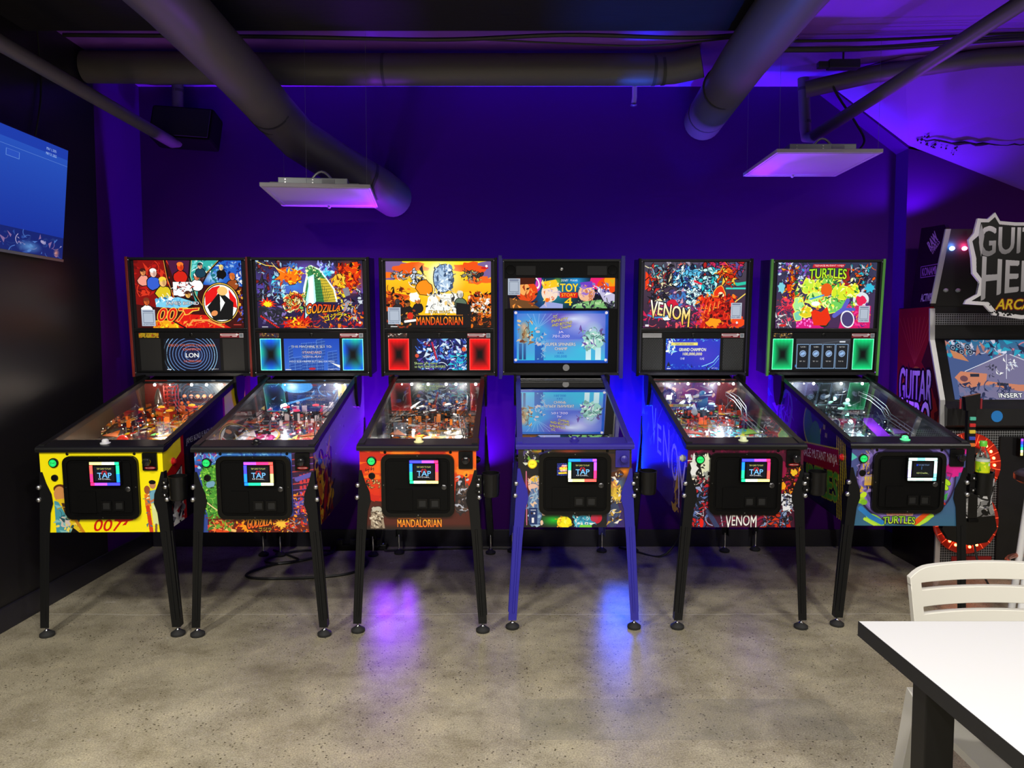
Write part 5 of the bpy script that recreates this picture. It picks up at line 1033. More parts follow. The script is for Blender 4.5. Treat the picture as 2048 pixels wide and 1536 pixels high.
def toy4(P):
    make('red_sign', MB().box(-.055,.015,.80,.808,ZP(.8)+.07,ZP(.8)+.12,.002).prism([(-.045,ZP(.8)+.12),(.005,ZP(.8)+.12),(-.02,ZP(.8)+.15)], 'y', .80, .808), mat('sign_red', (.7,.02,.06), .3, emit=(.9,.02,.1), es=.8), P)
    make('blue_flag_toy', MB().prism([(-.12,ZP(.95)+.03),(-.095,ZP(.95)+.03),(-.075,ZP(.95)+.16),(-.11,ZP(.95)+.155)], 'y', .95, .97), mat('toy_blue', (.02,.08,.5), .3), P)
    make('saucer_toy', MB().lathe([(.002,.02),(.03,.03),(.045,.042),(.03,.05),(.002,.05)], (-.01,.52,ZP(.52)+.02), 'z', 18), mat('saucer_orange', (.7,.2,.05), .25), P, True)
def toy5(P):
    make('clear_dome', MB().ball((-.17,.99,ZP(.99)+.09), .05, 16), CLEAR, P, True); make('dome_lamp', MB().box(-.185,-.155,.98,.99,ZP(.99)+.075,ZP(.99)+.10), mat('lamp_warm_white', (1,1,.9), .3, emit=(1,.97,.85), es=6), P)
    make('toy_block', MB().box(.0,.06,.95,.99,ZP(.95),ZP(.95)+.10,.006).ball((.03,.965,ZP(.95)+.115), .022, 10), mat('toy_teal', (.03,.16,.22), .25), P)
    make('white_plank', MB().prism([(.78,ZP(.78)+.03),(1.0,ZP(1.0)+.10),(1.0,ZP(1.0)+.104),(.78,ZP(.78)+.034)], 'x', -.07, -.035), leatherw, P)
    for k in range(9): make('cyan_insert', MB().prism([(-.15+.035*k-.010,.44+.06*(k%3)),(-.15+.035*k+.010,.44+.06*(k%3)),(-.15+.035*k,.475+.06*(k%3))], 'z', ZP(.5)+.008, ZP(.5)+.010), mat('insert_cyan', (.05,.6,.7), .3, emit=(.03,.5,.62), es=1.0), P)
def toy6(P):
    make('purple_ramp', MB().prism([(.36,ZP(.36)+.02),(.60,ZP(.60)+.06),(.60,ZP(.60)+.064),(.36,ZP(.36)+.024)], 'x', .02, .09), mat('ramp_purple', (.16,.02,.42), .25, emit=(.12,.01,.4), es=.35), P)
    make('clear_tank', MB().box(-.09,.02,.55,.66,ZP(.55)+.01,ZP(.55)+.09), CLEAR, P); make('tank_lamp', MB().ball((-.03,.6,ZP(.6)+.04), .014, 9), mat('lamp_mint', (.6,1,.9), .3, emit=(.5,1,.85), es=3), P, True)
    make('teal_cone', MB().lathe([(.03,0),(.018,.05),(.004,.085),(.001,.086)], (.0,.74,ZP(.74)+.01), 'z', 14), mat('cone_teal', (.08,.35,.3), .3), P, True)
    make('lamp_green', MB().ball((.06,.86,ZP(.86)+.10), .012, 9), mat('lamp_green', (.4,1,.8), .3, emit=(.35,1,.7), es=10), P, True)
    make('clear_slide', MB().prism([(.80,ZP(.8)+.06),(1.0,ZP(1.0)+.12),(1.0,ZP(1.0)+.124),(.80,ZP(.8)+.064)], 'x', -.10, -.01), CLEAR, P)
    for s_ in (-.04,.10): make('sewer_pipe', MB().tube([(s_-.02,.45,ZP(.45)+.03),(s_+.04,.5,ZP(.5)+.05),(s_+.09,.62,ZP(.6)+.06)], .004, 6), steel, P, True)
col = lambda *c: lin(c)
machine(1, 'pinball machine with a yellow front panel and dark red edged backbox, beside the dark wall', -1.945, 3.575, 1.2, .575, .722, tl1, fr1, disp1,
    field([RED,ORG,YEL,WHT,(40,30,30),(120,20,15)],1,((40,20,20),(30,22,26)),[WHT,(120,255,140),YEL,RED],BLK,lambda a:(a.shards(62,60,100,135,[YEL,ORG,(255,200,90),RED,WHT],150,9,2),a.rect(78,112,94,122,WHT),a.poly([(60,124),(86,120),(92,130),(60,132)],(200,30,60)),a.shards(30,40,70,70,[WHT,ORG,YEL],60,7,3))), [col(215,40,20),col(250,180,40),col(240,120,20),col(250,190,60),(1,.85,.6)],
    dict(trim=tr1, side=side1, side_for=1, leds=rot(6)+[], back=backart((70,90,110),[(90,110,130),(50,60,75),(150,160,170),(120,60,50)],3,lambda a:(a.rect(0,0,26,36,(120,30,22)),a.rect(34,20,88,27,(60,34,40)))),
         bulbs=((-.19,1),(-.10,0),(.03,1),(.12,1),(.21,1)), gi=.9, gic=(1,.86,.68), cups=((.327,.735),), blade=(.10,.075,.05), blademetal=.6, bladerough=.3, toy=toy1, badge=badge('game_badge_a',[(220,190,40),(190,40,30),(40,30,20)],1,(190,160,30)), lbm=mat('clear_button', (.6,.6,.62), .1), lamps=46, bx=.0))
machine(2, 'pinball machine with a blue and green front panel and rows of blue green lit speakers', -1.222, 3.575, .5, .560, .716, tl2, fr2, disp2,
    field([(40,20,30),RED,WHT,(120,30,60),(60,60,90),ORG],2,((30,24,40),(36,34,54)),[RED,(250,220,60),WHT,(200,60,160)],BLK,lambda a:(a.ell(22,108,22,34,GOLD),a.ell(22,108,20,31,WHT),a.ell(20,100,13,20,BLK),a.ell(30,112,11,16,(190,30,110)),a.shards(18,96,40,126,[WHT,(235,90,160),(90,10,60)],40,6,4),a.ell(16,108,4,9,ORG),a.poly([(2,110),(8,100),(10,135),(2,135)],(90,180,90)),a.ell(82,118,20,16,(250,150,30)),a.ell(84,116,10,10,(225,40,20)),a.shards(62,104,98,132,[(250,170,40),(200,220,90),(225,60,20),WHT],50,8,5),a.poly([(66,70),(94,70),(90,92),(70,92)],(220,40,20)),a.ell(92,92,7,13,YEL),a.ell(56,122,14,10,(240,130,30)))), [col(60,60,70),col(230,50,60),col(230,225,220),col(240,120,40),(1,.9,.9)],
    dict(side=side2, side_for=1, sidecol=(.02,.018,.03), leds=rot(3), grille=((10,90,255),(20,190,170),(150,255,225)), back=backart((20,24,50),[(40,60,110),(80,140,200),(20,20,40)],4,lambda a:(a.ell(35,8,18,8,(60,160,230)),a.rect(82,6,92,26,(220,200,120)))),
         bulbs=((-.14,0),(.10,0),(.17,1),(.22,0)), gi=.8, gic=(1,.92,.95), toy=None, badge=badge('game_badge_b',[(120,50,60),(50,70,110),(190,150,60)],2,(50,30,40)), lamps=36, btn=mat('flip_blue', (.02,.04,.3), .25)))
machine(3, 'pinball machine with an orange desert front panel and red lit speakers', -.452, 3.625, 0, .560, .708, tl3, fr3, disp3,
    field([(30,26,26),(230,120,20),WHT,(120,110,100),(60,50,48),(190,60,30)],3,((26,24,26),(44,36,32)),[WHT,RED,ORG],BLK,lambda a:(a.rect(30,112,50,140,(245,160,30)),a.shards(28,100,56,135,[(250,150,20),(230,90,20),YEL,(60,30,20)],60,8,4),a.ell(50,122,7,16,WHT),a.ell(50,124,4,9,(235,140,80)),a.ell(72,118,22,15,(150,175,140)),a.shards(56,104,100,136,[(200,200,180),(225,200,110),(120,150,150),ORG],90,8,5),a.poly([(4,116),(26,112),(28,136),(2,136)],(90,100,110)),a.poly([(0,98),(18,98),(20,110),(0,110)],(50,14,20)))), [col(60,56,56),col(240,240,235),col(236,130,30),col(235,225,205),(1,.95,.9)],
    dict(btn=satin, leds=rot(2), grille=((255,8,10),(230,4,8),(255,90,80)), back=backart((24,26,30),[(50,56,60),(90,100,100),(30,50,90)],5,lambda a:a.ell(38,8,14,7,(70,84,66))), bulbs=((-.22,0),(-.16,1),(-.06,1),(.05,1),(.11,1),(.17,0),(.23,1)),
         gi=.7, cups=((.325,.742),), toy=toy3, badge=badge('game_badge_c',[(60,40,36),(235,235,230),(120,60,50)],3,(40,28,26)), lbm=mat('pale_yellow_button', (.75,.7,.35), .2, emit=(.7,.65,.25), es=.25), lamps=52))
machine(4, 'pinball machine with blue legs and blue rails and a large wide screen in its backbox', .306, 3.67, 0, .552, .742, tl4, fr4, disp4,
    field([(40,60,60),(20,40,40),(120,90,50),(90,160,120),(30,30,50)],4,((16,20,30),(30,40,50)),[(160,255,150),(250,230,120),WHT]), [col(20,60,90),col(90,200,220),col(50,120,90),col(150,80,60),(.8,1,.85)],
    dict(blue=1, sidecol=(.03,.02,.09), boxcol=(.014,.014,.02), trim=railb, leds=rot(1), back=backart((10,12,26),[(20,30,60),(30,60,100)],6), bulbs=((.20,0),), gi=.03, cups=((.332,.745),), toy=toy4, badge=None, lamps=40, lbm=railb, btn=satin))
machine(5, 'pinball machine with a maroon front panel and unlit black honeycomb speaker grilles', 1.135, 3.67, 0, .562, .690, tl5, fr5, disp5,
    field([RED,YEL,(90,190,80),WHT,(70,40,110),(40,120,170),ORG],5,((34,28,44),(44,44,60)),[CYN,WHT,(80,230,240),RED],BLK,lambda a:(a.ell(86,112,18,28,(170,220,60)),a.shards(66,84,100,138,[YEL,(150,220,70),(240,60,30),WHT,(110,190,210)],120,9,6),a.shards(0,90,30,138,[(240,50,20),YEL,(160,210,200),ORG,(200,20,20)],90,9,7),a.ell(20,128,12,9,YEL),a.ell(34,128,12,8,ORG),a.shards(60,70,74,128,[(150,170,190),(110,150,175),(60,80,110)],60,6,8))), [col(80,90,110),col(200,240,250),col(225,60,30),col(150,200,60),(.85,.95,1)],
    dict(side=side5, side_for=-1, cool=1, leds=rot(2), mesh=1, back=backart((90,24,34),[(120,30,40),(60,20,40),(200,150,120)],7), bulbs=((-.20,0),(-.13,0),(-.05,1),(.05,0),(.14,1),(.23,1)), gi=.8, gic=(.86,.94,1), cups=((.330,.742),), toy=toy5, tw=.632, boxcol=(.016,.014,.03),
         badge=mat('badge_silver', (.6,.6,.62), .15, .9), lbm=mat('pale_green_button', (.6,.65,.4), .2, emit=(.55,.6,.3), es=.25), lamps=46, btn=mat('flip_white', (.7,.7,.68), .3), rdx=.006))
machine(6, 'pinball machine with green backbox edges and green lit speakers, last before the arcade cabinet', 1.945, 3.70, -1.0, .555, .690, tl6, fr6, disp6,
    field([(60,60,70),(110,120,130),(80,60,140),(60,140,120),(30,30,36),(150,120,60)],6,((26,28,34),(34,36,48)),[(200,240,255),(255,220,150),(120,255,200)]), [col(70,80,90),col(180,250,225),col(90,100,110),col(120,70,180),(.8,.95,1)],
    dict(trim=trg, side=side6, side_for=-1, cool=1, dim=1, leds=[(225,255,250),(120,235,240),(235,255,250),(190,250,240)]*2+[(225,255,250),(190,180,255),(235,255,250)], grille=((0,215,120),(10,200,110),(150,255,210)),
         back=backart((30,36,44),[(60,70,80),(90,90,110),(40,50,50)],8,lambda a:a.ell(24,12,18,9,(80,70,110))), bulbs=((-.22,0),(-.09,1),(.08,1),(.21,1),(-.15,0)), gi=.55, gic=(.82,.95,1), cups=((.345,.735),), toy=toy6, tw=.612,
         badge=badge('game_badge_f',[(190,140,60),(40,36,30),(220,200,160)],9,(22,20,20)), lbm=mat('green_button', (.1,.7,.3), .2, emit=(.08,.7,.28), es=.7), lamps=48, rdx=.016))

# ------------------------------------------------------------------ arcade cabinet at the right
GX0, GX1 = 2.56, 3.56
AC = thing('arcade_cabinet', 'tall music arcade cabinet with a silver edge and a big cut out sign', 'arcade cabinet', (GX0, 4.47, 0))
def L(x, y, z): return (x-GX0, y-4.47, z)
low = [(0,0),(-.01,.90),(.0,1.08),(.13,1.437),(.14,1.645),(.51,1.645),(.51,0)]
upp = [(.14,1.645),(.0,2.10),(.02,2.12),(.27,2.135),(.37,1.645)]
a = Art((0,0,53,214), 300, (70,12,10))
a.vgrad(0,50,53,120,(120,14,22),(130,40,16)); a.vgrad(0,120,53,214,(140,50,16),(50,12,10)); a.shards(8,90,50,205,[(150,70,20),(110,30,14),(170,110,30),(70,20,12)],120,9,1); a.rect(0,0,53,50,(26,6,16))
for k in range(9): a.line([(22,86),(2+5*k,56)],.5,(150,50,40))
a.poly([(30,84),(38,70),(44,66),(50,80),(53,120),(42,96)],(60,18,14)); a.vgrad(0,165,53,214,(40,10,10),(10,5,6))
for t_, y_ in (('GUITAR',99,),('HERO',119)): a.text(t_,23 if t_=='GUITAR' else 24,y_,19,(205,205,215),w=38 if t_=='GUITAR' else 33,out=(18,12,14),ow=1.6,bold=.04,col2=(130,130,150),warp=lambda u,v,x,y:(y+4*(abs(u-.5)*2)**2*(1-v)-2*(abs(u-.5)*2)**2*v, x))
a.text('ARCADE',27,134,6,(200,140,40),w=18,out=(30,10,8),ow=1,slant=.1,bold=.03); a.line([(38,150),(37,190)],2.6,(14,10,10)); a.line([(37,184),(36,205)],7,(16,10,10))
a.text('RAW',38,10,7,(170,120,200),w=10,rot=-.7,bold=.06).text('THRILLS',41,14,3.6,(170,120,200),w=10,rot=-.7,bold=.05)
a.text('KONAMI',35,28,5,(150,90,190),w=15,bold=.05); a.line([(26,24.6),(45,24.6),(44,31.4),(26,31.4),(26,24.6)],.6,(130,70,170)); a.text('ACTIVISION',36,44,4.6,(175,150,205),w=18,slant=.15,bold=.05)
sidem = image_mat('arcade_side_art', a, rough=.25)
make('side_panel', MB().prism(low, 'x', 0, .022), sidem, AC, uv=lambda c: (1-(c.y+.01)/.53, c.z/2.14)); make('hood_side', MB().prism(upp, 'x', 0, .022), sidem, AC, uv=lambda c: (1-(c.y+.01)/.53, c.z/2.14))
make('side_panel', MB().prism(low, 'x', .978, 1.0), glossk, AC); make('hood_side', MB().prism(upp, 'x', .978, 1.0), glossk, AC)
silv = mat('silver_edge', (.62,.62,.62), .35, .5)
for pts in (low[:4]+[(.14,1.63)], [(.135,1.66),(.0,2.09)]):
    m = MB()
    for (ya,za),(yb,zb) in zip(pts[:-1],pts[1:]): m.add([(-.004,ya-.006,za),(.026,ya-.006,za),(.026,yb-.006,zb),(-.004,yb-.006,zb),(-.004,ya+.006,za),(.026,ya+.006,za),(.026,yb+.006,zb),(-.004,yb+.006,zb)], [(0,1,2,3),(4,7,6,5),(0,4,5,1),(1,5,6,2),(2,6,7,3),(3,7,4,0)])
    make('edge_moulding', m, silv, AC)
make('cabinet_body', MB().prism([(.03,0),(.03,.90),(.03,1.05),(.17,1.437),(.17,1.645),(.5,1.645),(.5,0)], 'x', .022, .978).prism([(.165,1.645),(.03,2.095),(.27,2.13),(.36,1.645)], 'x', .022, .978), mat('arcade_black', (.010,.010,.011), .5), AC)
# dotted speaker strip under the sign and mesh front
a = Art((0,0,200,16), 600, (135,138,140)); 
for k in range(66):
    for j in range(5): a.ell(1.5+3*k, 1.6+3.2*j, 1.05, 1.05, (6,6,6))
make('speaker_strip', MB().quad((.03,.158,1.53),(.97,.158,1.53),(.97,.158,1.60),(.03,.158,1.60)), image_mat('perforated_strip', a, rough=.4), AC, uv=lambda c: ((c.x-.03)/.94, (c.z-1.53)/.07))
a = Art((0,0,200,180), 800, (120,122,124)); X, Y = a.X, a.Y
a.a[(np.hypot((X % 3)-1.5, (Y % 3)-1.5) < 1.15)] = C((5,5,5))
make('mesh_front', MB().box(.03,.97,.004,.022,.02,.895), image_mat('perforated_front', a, rough=.38), AC, uv=lambda c: ((c.x-.03)/.94, (c.z-.02)/.88))
make('coin_panel', MB().box(.36,.70,-.012,.006,.05,.86,.006), glossk, AC)
make('red_kick_panel', MB().box(.10,.34,-.004,.006,.03,.13), mat('kick_red', (.25,.01,.01), .3), AC)
ctl = make('control_panel', MB().prism([(.03,.90),(-.04,.93),(-.04,1.03),(.02,1.07),(.06,1.05)], 'x', .022, .978), mat('control_black', (.014,.014,.015), .35), AC)
make('blue_disc', MB().prism(ellpts(.315,.985,.034,.034), 'y', -.044, -.038), mat('disc_blue', (.02,.22,.65), .4), ctl)
a = Art((510,1080,1690,1570), 480, (70,90,140)); a.vgrad(510,1080,1690,1200,(40,110,150),(90,100,140)); a.poly([(960,1200),(1120,1200),(1690,1500),(1690,1570),(560,1570),(560,1400)],(120,115,150)); a.shards(510,1080,1000,1210,[(40,160,190),(180,120,110),(30,40,70),(200,200,220)],60,50,1); a.shards(1000,1080,1690,1210,[(40,160,190),(200,120,140),(30,40,70),(220,220,240)],60,50,2)
for (x, y) in ((570,1145),(620,1130),(585,1190),(640,1180),(700,1140),(715,1180)): a.ell(x,y,26,24,(30,36,60)); a.ell(x,y,18,16,(150,170,190),hole=.6)
a.poly([(540,1160),(640,1200),(690,1260),(560,1230)],(200,130,90)); a.line([(1010,1200),(640,1340)],6,(225,225,235)); a.line([(1030,1200),(990,1400)],6,(215,215,230)); a.line([(1060,1200),(1500,1380)],6,(225,225,235)); a.poly([(540,1390),(600,1340),(830,1360),(810,1420),(1100,1450),(1690,1440),(1690,1500),(1080,1500),(800,1450),(620,1480)],(205,130,100)); a.ell(620,1400,34,24,(110,70,80)); a.poly([(680,1360),(760,1360),(755,1385),(678,1385)],(40,44,60)); a.poly([(900,1430),(1000,1440),(1000,1465),(900,1455)],(40,44,60))
a.shards(560,1440,1000,1570,[(60,70,110),(100,110,150),(40,46,80)],50,40,3); a.shards(840,1280,960,1380,[WHT,(60,60,80)],16,22,4); a.shards(1000,1240,1100,1330,[WHT,(200,210,230)],26,20,5); a.shards(1150,1330,1500,1440,[WHT,(220,225,235)],16,22,6); a.text('INSERT COIN',1090,1535,36,WHT,w=390,out=(30,40,70),ow=4,bold=.04)
sc_ = make('screen_surround', MB().prism([(.02,1.07),(.155,1.445),(.165,1.44),(.05,1.06)], 'x', .022, .978), glossk, AC)
make('screen', MB().quad((.10,.0205,1.08),(.92,.0205,1.08),(.92,.1475,1.437),(.10,.1475,1.437)), image_mat('arcade_picture', a, .95, .2, False), sc_, uv=lambda c: ((c.x-.10)/.82, (c.z-1.08)/.357))
# hood lamps
for nm, x, z, c, e in (('spot_lamp', .075,1.985,(.1,.3,1.0),30), ('spot_lamp', .150,1.985,(1,.05,.2),30), ('spot_lamp', .088,1.74,None,0), ('spot_lamp', .163,1.74,None,0)):
    y = .165-(z-1.645)*.30
    lo_ = make(nm, MB().ball((x,y,z), .016, 12, .8), mat('lamp_%d' % int(x*1000), (.35,.35,.36) if not c else (1,1,1), .3, emit=c, es=e) if c else mat('lamp_unlit', (.30,.31,.32), .4), AC, True)
    if c:
        d = bpy.data.lights.new('hood_lamp', 'POINT'); d.color = c; d.energy = .5; d.shadow_soft_size = .012; q = bpy.data.objects.new('hood_lamp', d); COL.objects.link(q); q.parent = AC; q.location = (x+.01, y-.035, z)
# cut-out sign
pts = [(650,290),(690,240),(715,130),(790,135),(845,85),(885,150),(1000,160),(1300,160),(1340,90),(1390,140),(1470,130),(1490,240),(1520,300),(1490,480),(1500,600),(1540,770),(1380,790),(1330,860),(1080,890),(860,860),(790,785),(635,775),(650,745),(730,700),(745,610),(690,545),(680,430)]
a = Art((630,80,1545,895), 620, (240,238,240))
inn = [(680,300),(725,260),(740,160),(800,160),(845,120),(880,175),(1000,185),(1300,185),(1340,120),(1385,165),(1445,160),(1460,260),(1480,300),(1450,480),(1465,600),(1500,745),(1360,755),(1300,820),(1080,860),(880,830),(820,760),(690,752),(760,710),(775,600),(720,530),(715,430)]
a.poly(inn, (10,8,10)); a.poly([(640,745),(730,700),(745,620),(690,545),(720,640)],(120,116,124))
a.text('GUITAR',1075,290,190,(235,233,237),w=690,bold=.045,col2=(150,148,152),warp=lambda u,v,x,y:(y+34*(abs(u-.5)*2)**2*(1-v)-14*(abs(u-.5)*2)**2*v, x))
a.text('HERO',1070,560,230,(205,203,207),w=620,bold=.045,col2=(175,173,177),warp=lambda u,v,x,y:(y+70*(abs(u-.5)*2)**2*(1-v)-36*(abs(u-.5)*2)**2*v, x))
for x0 in (725,1440): a.poly([(x0,250),(x0+20,170),(x0+45,260),(x0+25,420)],(190,188,192))
a.dots(820,720,1340,860,[(10,8,10)],160,5,10,3); a.ell(1075,790,215,52,(10,8,10)); a.text('ARCADE',1075,775,76,(235,205,30),w=385,slant=.22,bold=.05,out=(120,16,14),ow=8)
q = .00075; sg = MB().prism([((x-650)*q+.035, 2.16-(y-85)*q) for x, y in pts], 'y', -.165, -.150)
sm = image_mat('cutout_sign_print', a, rough=.4); nt = sm.node_tree; bs = nt.nodes['Principled BSDF']; tr = nt.nodes.new('ShaderNodeBsdfTranslucent'); mx = nt.nodes.new('ShaderNodeMixShader'); mx.inputs[0].default_value = .3
ti = [n for n in nt.nodes if n.type == 'TEX_IMAGE'][0]; ou = nt.nodes['Material Output']
nt.links.new(ti.outputs[0], tr.inputs[0]); nt.links.new(bs.outputs[0], mx.inputs[1]); nt.links.new(tr.outputs[0], mx.inputs[2]); nt.links.new(mx.outputs[0], ou.inputs[0])
make('cutout_sign', sg, sm, AC, uv=lambda c: ((((c.x-.035)/q+650)-630)/915, 1-(((2.16-c.z)/q+85)-80)/815))
for x in (.2,.7): make('sign_bracket', MB().box(x-.015,x+.015,-.152,.06,1.84,1.87), glossk, AC)
# red lit ring speakers
redl = mat('ring_led', (1,.2,.05), .3, emit=(1,.22,.05), es=14.0); ringm = mat('ring_lens_red', (.30,.015,.006), .12, emit=(.9,.02,.003), es=.13)
for z in (.69,.345):
    cx = .172
    S = make('ring_speaker', MB().lathe([(.195,-.004),(.195,-.016),(.185,-.022),(.12,-.020),(.112,-.006),(.02,.0)], (cx,0,z), 'y', 40), ringm, AC, True)
    make('speaker_cone', MB().lathe([(.112,-.022),(.10,-.008),(.05,.0),(.03,-.012),(.002,-.016)], (cx,0,z), 'y', 30), mat('cone_black', (.012,.010,.010), .5), S, True)
    for k in range(22):
        t = 2*math.pi*k/22; make('ring_lamp', MB().ball((cx+.152*math.cos(t),-.024,z+.152*math.sin(t)), .0085, 6), redl, S)
        make('ring_rib', MB().tube([(cx+.12*math.cos(t+.14),-.023,z+.12*math.sin(t+.14)),(cx+.19*math.cos(t+.14),-.023,z+.19*math.sin(t+.14))], .0018, 4), mat('rib_red', (.8,.1,.04), .2, emit=(1,.1,.03), es=1.0), S)
    d = bpy.data.lights.new('ring_glow', 'POINT'); d.color = (1,.12,.03); d.energy = .8; d.shadow_soft_size = .1; qo = bpy.data.objects.new('ring_glow', d); COL.objects.link(qo); qo.parent = AC; qo.location = (cx,-.07,z)
rdr = make('card_reader', MB().rrect(.53,.80,.146,.119,.012,-.045,-.010), satin, AC)
for k in range(6): make('led_segment', MB().box(.462,.474,-.0485,-.045,.752+.017*k,.767+.017*k), mat('led_%d_%d_%d' % RB[(k*1+6)%8], lin(RB[(k+6)%8]), .4, emit=lin(RB[(k+6)%8]), es=1.5), rdr)
# game guitar hanging in its holder
GT = thing('game_guitar', 'black game guitar with coloured fret buttons hung on the front of the arcade cabinet', 'guitar', (2.67,4.33,.44))
body = [(-.02,.17),(-.07,.13),(-.125,.17),(-.15,.235),(-.155,.15),(-.12,.06),(-.14,-.02),(-.165,-.10),(-.12,-.17),(0,-.20),(.10,-.18),(.155,-.10),(.135,.0),(.115,.07),(.13,.15),(.13,.25),(.095,.18),(.05,.12)]
a = Art((-.17,-.26,.17,.21), 260, (150,150,150)); a.shards(-.17,-.26,.17,.21,[(12,12,12),(225,225,225),(30,30,30),(190,190,190)],190,.05,3); a.poly([(-.17,.05),(.17,.02),(.17,.21),(-.17,.21)],(10,10,10)); a.rect(-.02,-.15,.035,.05,(8,8,8))
make('body', MB().prism(body, 'y', -.02, .02), image_mat('guitar_print', a, rough=.25), GT, uv=lambda c: ((c.x+.17)/.34, (c.z+.21)/.47))
make('neck', MB().box(-.045,.005,-.03,0,.10,.60,.006), glossk, GT); make('headstock', MB().prism([(-.055,.59),(.02,.60),(.025,.69),(-.065,.67)], 'y', -.03,.0), glossk, GT)
for k, c in enumerate(((.1,.55,.4),(.65,.03,.03),(.8,.6,.05),(.05,.08,.5),(.8,.2,.03))): make('fret_button', MB().box(-.037,-.003,-.042,-.03,.535-.038*k,.556-.038*k,.004), mat('fret_%d' % k, c, .35), GT)
for s in (-1,1): make('tuning_peg', MB().tube([(s*.06-.02,-.012,.60),(s*.06-.02,-.012,.66)], .006, 8), mat('peg_red', (.3,.02,.03), .3), GT)
make('strum_bar', MB().box(-.02,.04,-.03,-.02,-.06,-.04,.004), satin, GT); make('strap_button', MB().ball((.08,-.022,.02), .01, 8), steel, GT)
HD = thing('guitar_holder', 'black holder gripping the game guitar neck on the arcade cabinet', 'holder', (2.66,4.38,.76)); make('arm', MB().box(-.05,.04,-.02,.068,-.05,.03,.008), glossk, HD); make('fork', MB().box(-.06,-.048,-.09,0,-.03,.01).box(.042,.054,-.09,0,-.03,.01), glossk, HD)
cable('black guitar cable hanging below the game guitar to the floor', [(2.70,4.32,.25),(2.71,4.30,.16),(2.745,4.28,.06),(2.77,4.27,.008)], .006)

# drink bottle in the cup holder of the last machine
bo = thing('drink_bottle', 'clear drink bottle with a green cap and lime label in a cup holder', 'bottle', (2.312,3.655,.745))
make('bottle_body', MB().lathe([(.028,0),(.031,.01),(.031,.10),(.027,.13),(.013,.16),(.013,.178)], (0,0,0), 'z', 20), thin_glass('bottle_plastic', (.92,.95,.94), 1.6, .02), bo, True)
make('drink', MB().lathe([(.027,.004),(.0295,.012),(.0295,.085),(.001,.086)], (0,0,0), 'z', 20), mat('drink_green', (.30,.42,.05), .2), bo, True)
a = Art((0,0,60,30), 240, (165,215,20)); a.vgrad(0,0,60,30,(130,190,30),(215,220,20)); a.rect(0,0,60,6,(190,200,190)); a.shards(0,8,60,30,[(110,170,20),(230,225,60)],20,6,1); a.rect(33,9,39,15,(220,225,215))
make('bottle_label', MB().lathe([(.0316,.045),(.0316,.112)], (0,0,0), 'z', 24), image_mat('bottle_label_print', a, rough=.3), bo, True, uv=lambda c: ((math.atan2(c.x,-c.y)/math.pi+1)/2, (c.z-.045)/.067))
make('cap', MB().lathe([(.0165,.172),(.017,.176),(.017,.196),(.015,.199),(.001,.199)], (0,0,0), 'z', 20), mat('cap_green', (.12,.55,.04), .35), bo, True)

# ------------------------------------------------------------------ table, chair and bar stool at the right front
TB = thing('dining_table', 'white topped table with a black edge and square black legs in the near corner', 'table', (.862,1.83,0))
make('tabletop', MB().box(.0015,1.6,-1.2,-.0015,.725,.7402,.001), mat('laminate_white', (.50,.50,.51), .5), TB)
make('edge_band', MB().ring([(0,0),(1.6015,0),(1.6015,-1.2015),(0,-1.2015)], [(.003,-.003),(1.598,-.003),(1.598,-1.198),(.003,-1.198)], 'z', .703, .7395), mat('edge_black', (.013,.013,.014), .55, spec=.3), TB)
for y in (-.33,-1.12): make('frame_rail', MB().box(.08,1.53,y,y+.04,.665,.704), blackm, TB)
for x in (.012,1.53):
    for y in (-.29,-1.15): make('leg', MB().box(x,x+.062,y,y+.055,0,.705,.003), mat('table_leg_black', (.005,.005,.0055), .45, spec=.3), TB)
CH = thing('plastic_chair', 'cream plastic chair with two slots in its back, pulled up behind the white table', 'chair', (1.38,1.98,0), (0,0,math.radians(-2)))
cream = mat('cream_plastic', (.50,.485,.435), .45)
def curve_back(x): return .10-.06*(1-(x/.27)**2)*-1 if False else .05*(1-(x/.27)**2)
def back_mesh():
    m = MB(); NX = 30; xs = [-.27+.54*i/NX for i in range(NX+1)]
    def P(x, z, d):
        y = .02+.055*(1-(x/.27)**2)+ (z-.45)*.16; return (x*(1.0+ (z-.8)*.18), y+d, z)
    zr = [.44,.50,.56,.617,.632,.655,.668,.71,.727,.752,.765,.803,.812]
    def slot(x, z0, z1): return abs(x) < .20 and ((z0 >= .665 and z1 <= .712) or (z0 >= .75 and z1 <= .766) and False or (z0 >= .724 and z1 <= .726))
    holes = ((.672,.692),(.737,.757))
    zr = [.44,.52,.60,.672,.692,.715,.737,.757,.78,.794,.804]
    top = lambda x: -.022*max(0,(abs(x)-.20)/.07)**2-.008*(abs(x)/.27)**2
    for d0, d1 in ((0,.022),):
        idx = {}
        for si, d in enumerate((d0, d1)):
            for j, z in enumerate(zr):
                for i, x in enumerate(xs):
                    zz = z+(top(x) if j >= 8 else 0); idx[si,j,i] = len(m.v); m.v.append(P(x, zz, d))
        solid = lambda j, i: 0 <= j < len(zr)-1 and 0 <= i < NX and not (abs((xs[i]+xs[i+1])/2) < .226 and (zr[j], zr[j+1]) in holes)
        for j in range(len(zr)-1):
            for i in range(NX):
                if not solid(j,i): continue
                for si in (0,1): m.f.append((idx[si,j,i],idx[si,j,i+1],idx[si,j+1,i+1],idx[si,j+1,i]))
                for dj, di, p, q in ((-1,0,(j,i),(j,i+1)),(1,0,(j+1,i),(j+1,i+1)),(0,-1,(j,i),(j+1,i)),(0,1,(j,i+1),(j+1,i+1))):
                    if not solid(j+dj,i+di): m.f.append((idx[0,p[0],p[1]],idx[0,q[0],q[1]],idx[1,q[0],q[1]],idx[1,p[0],p[1]]))
    return m
bk_ = make('backrest', back_mesh(), cream, CH, True)
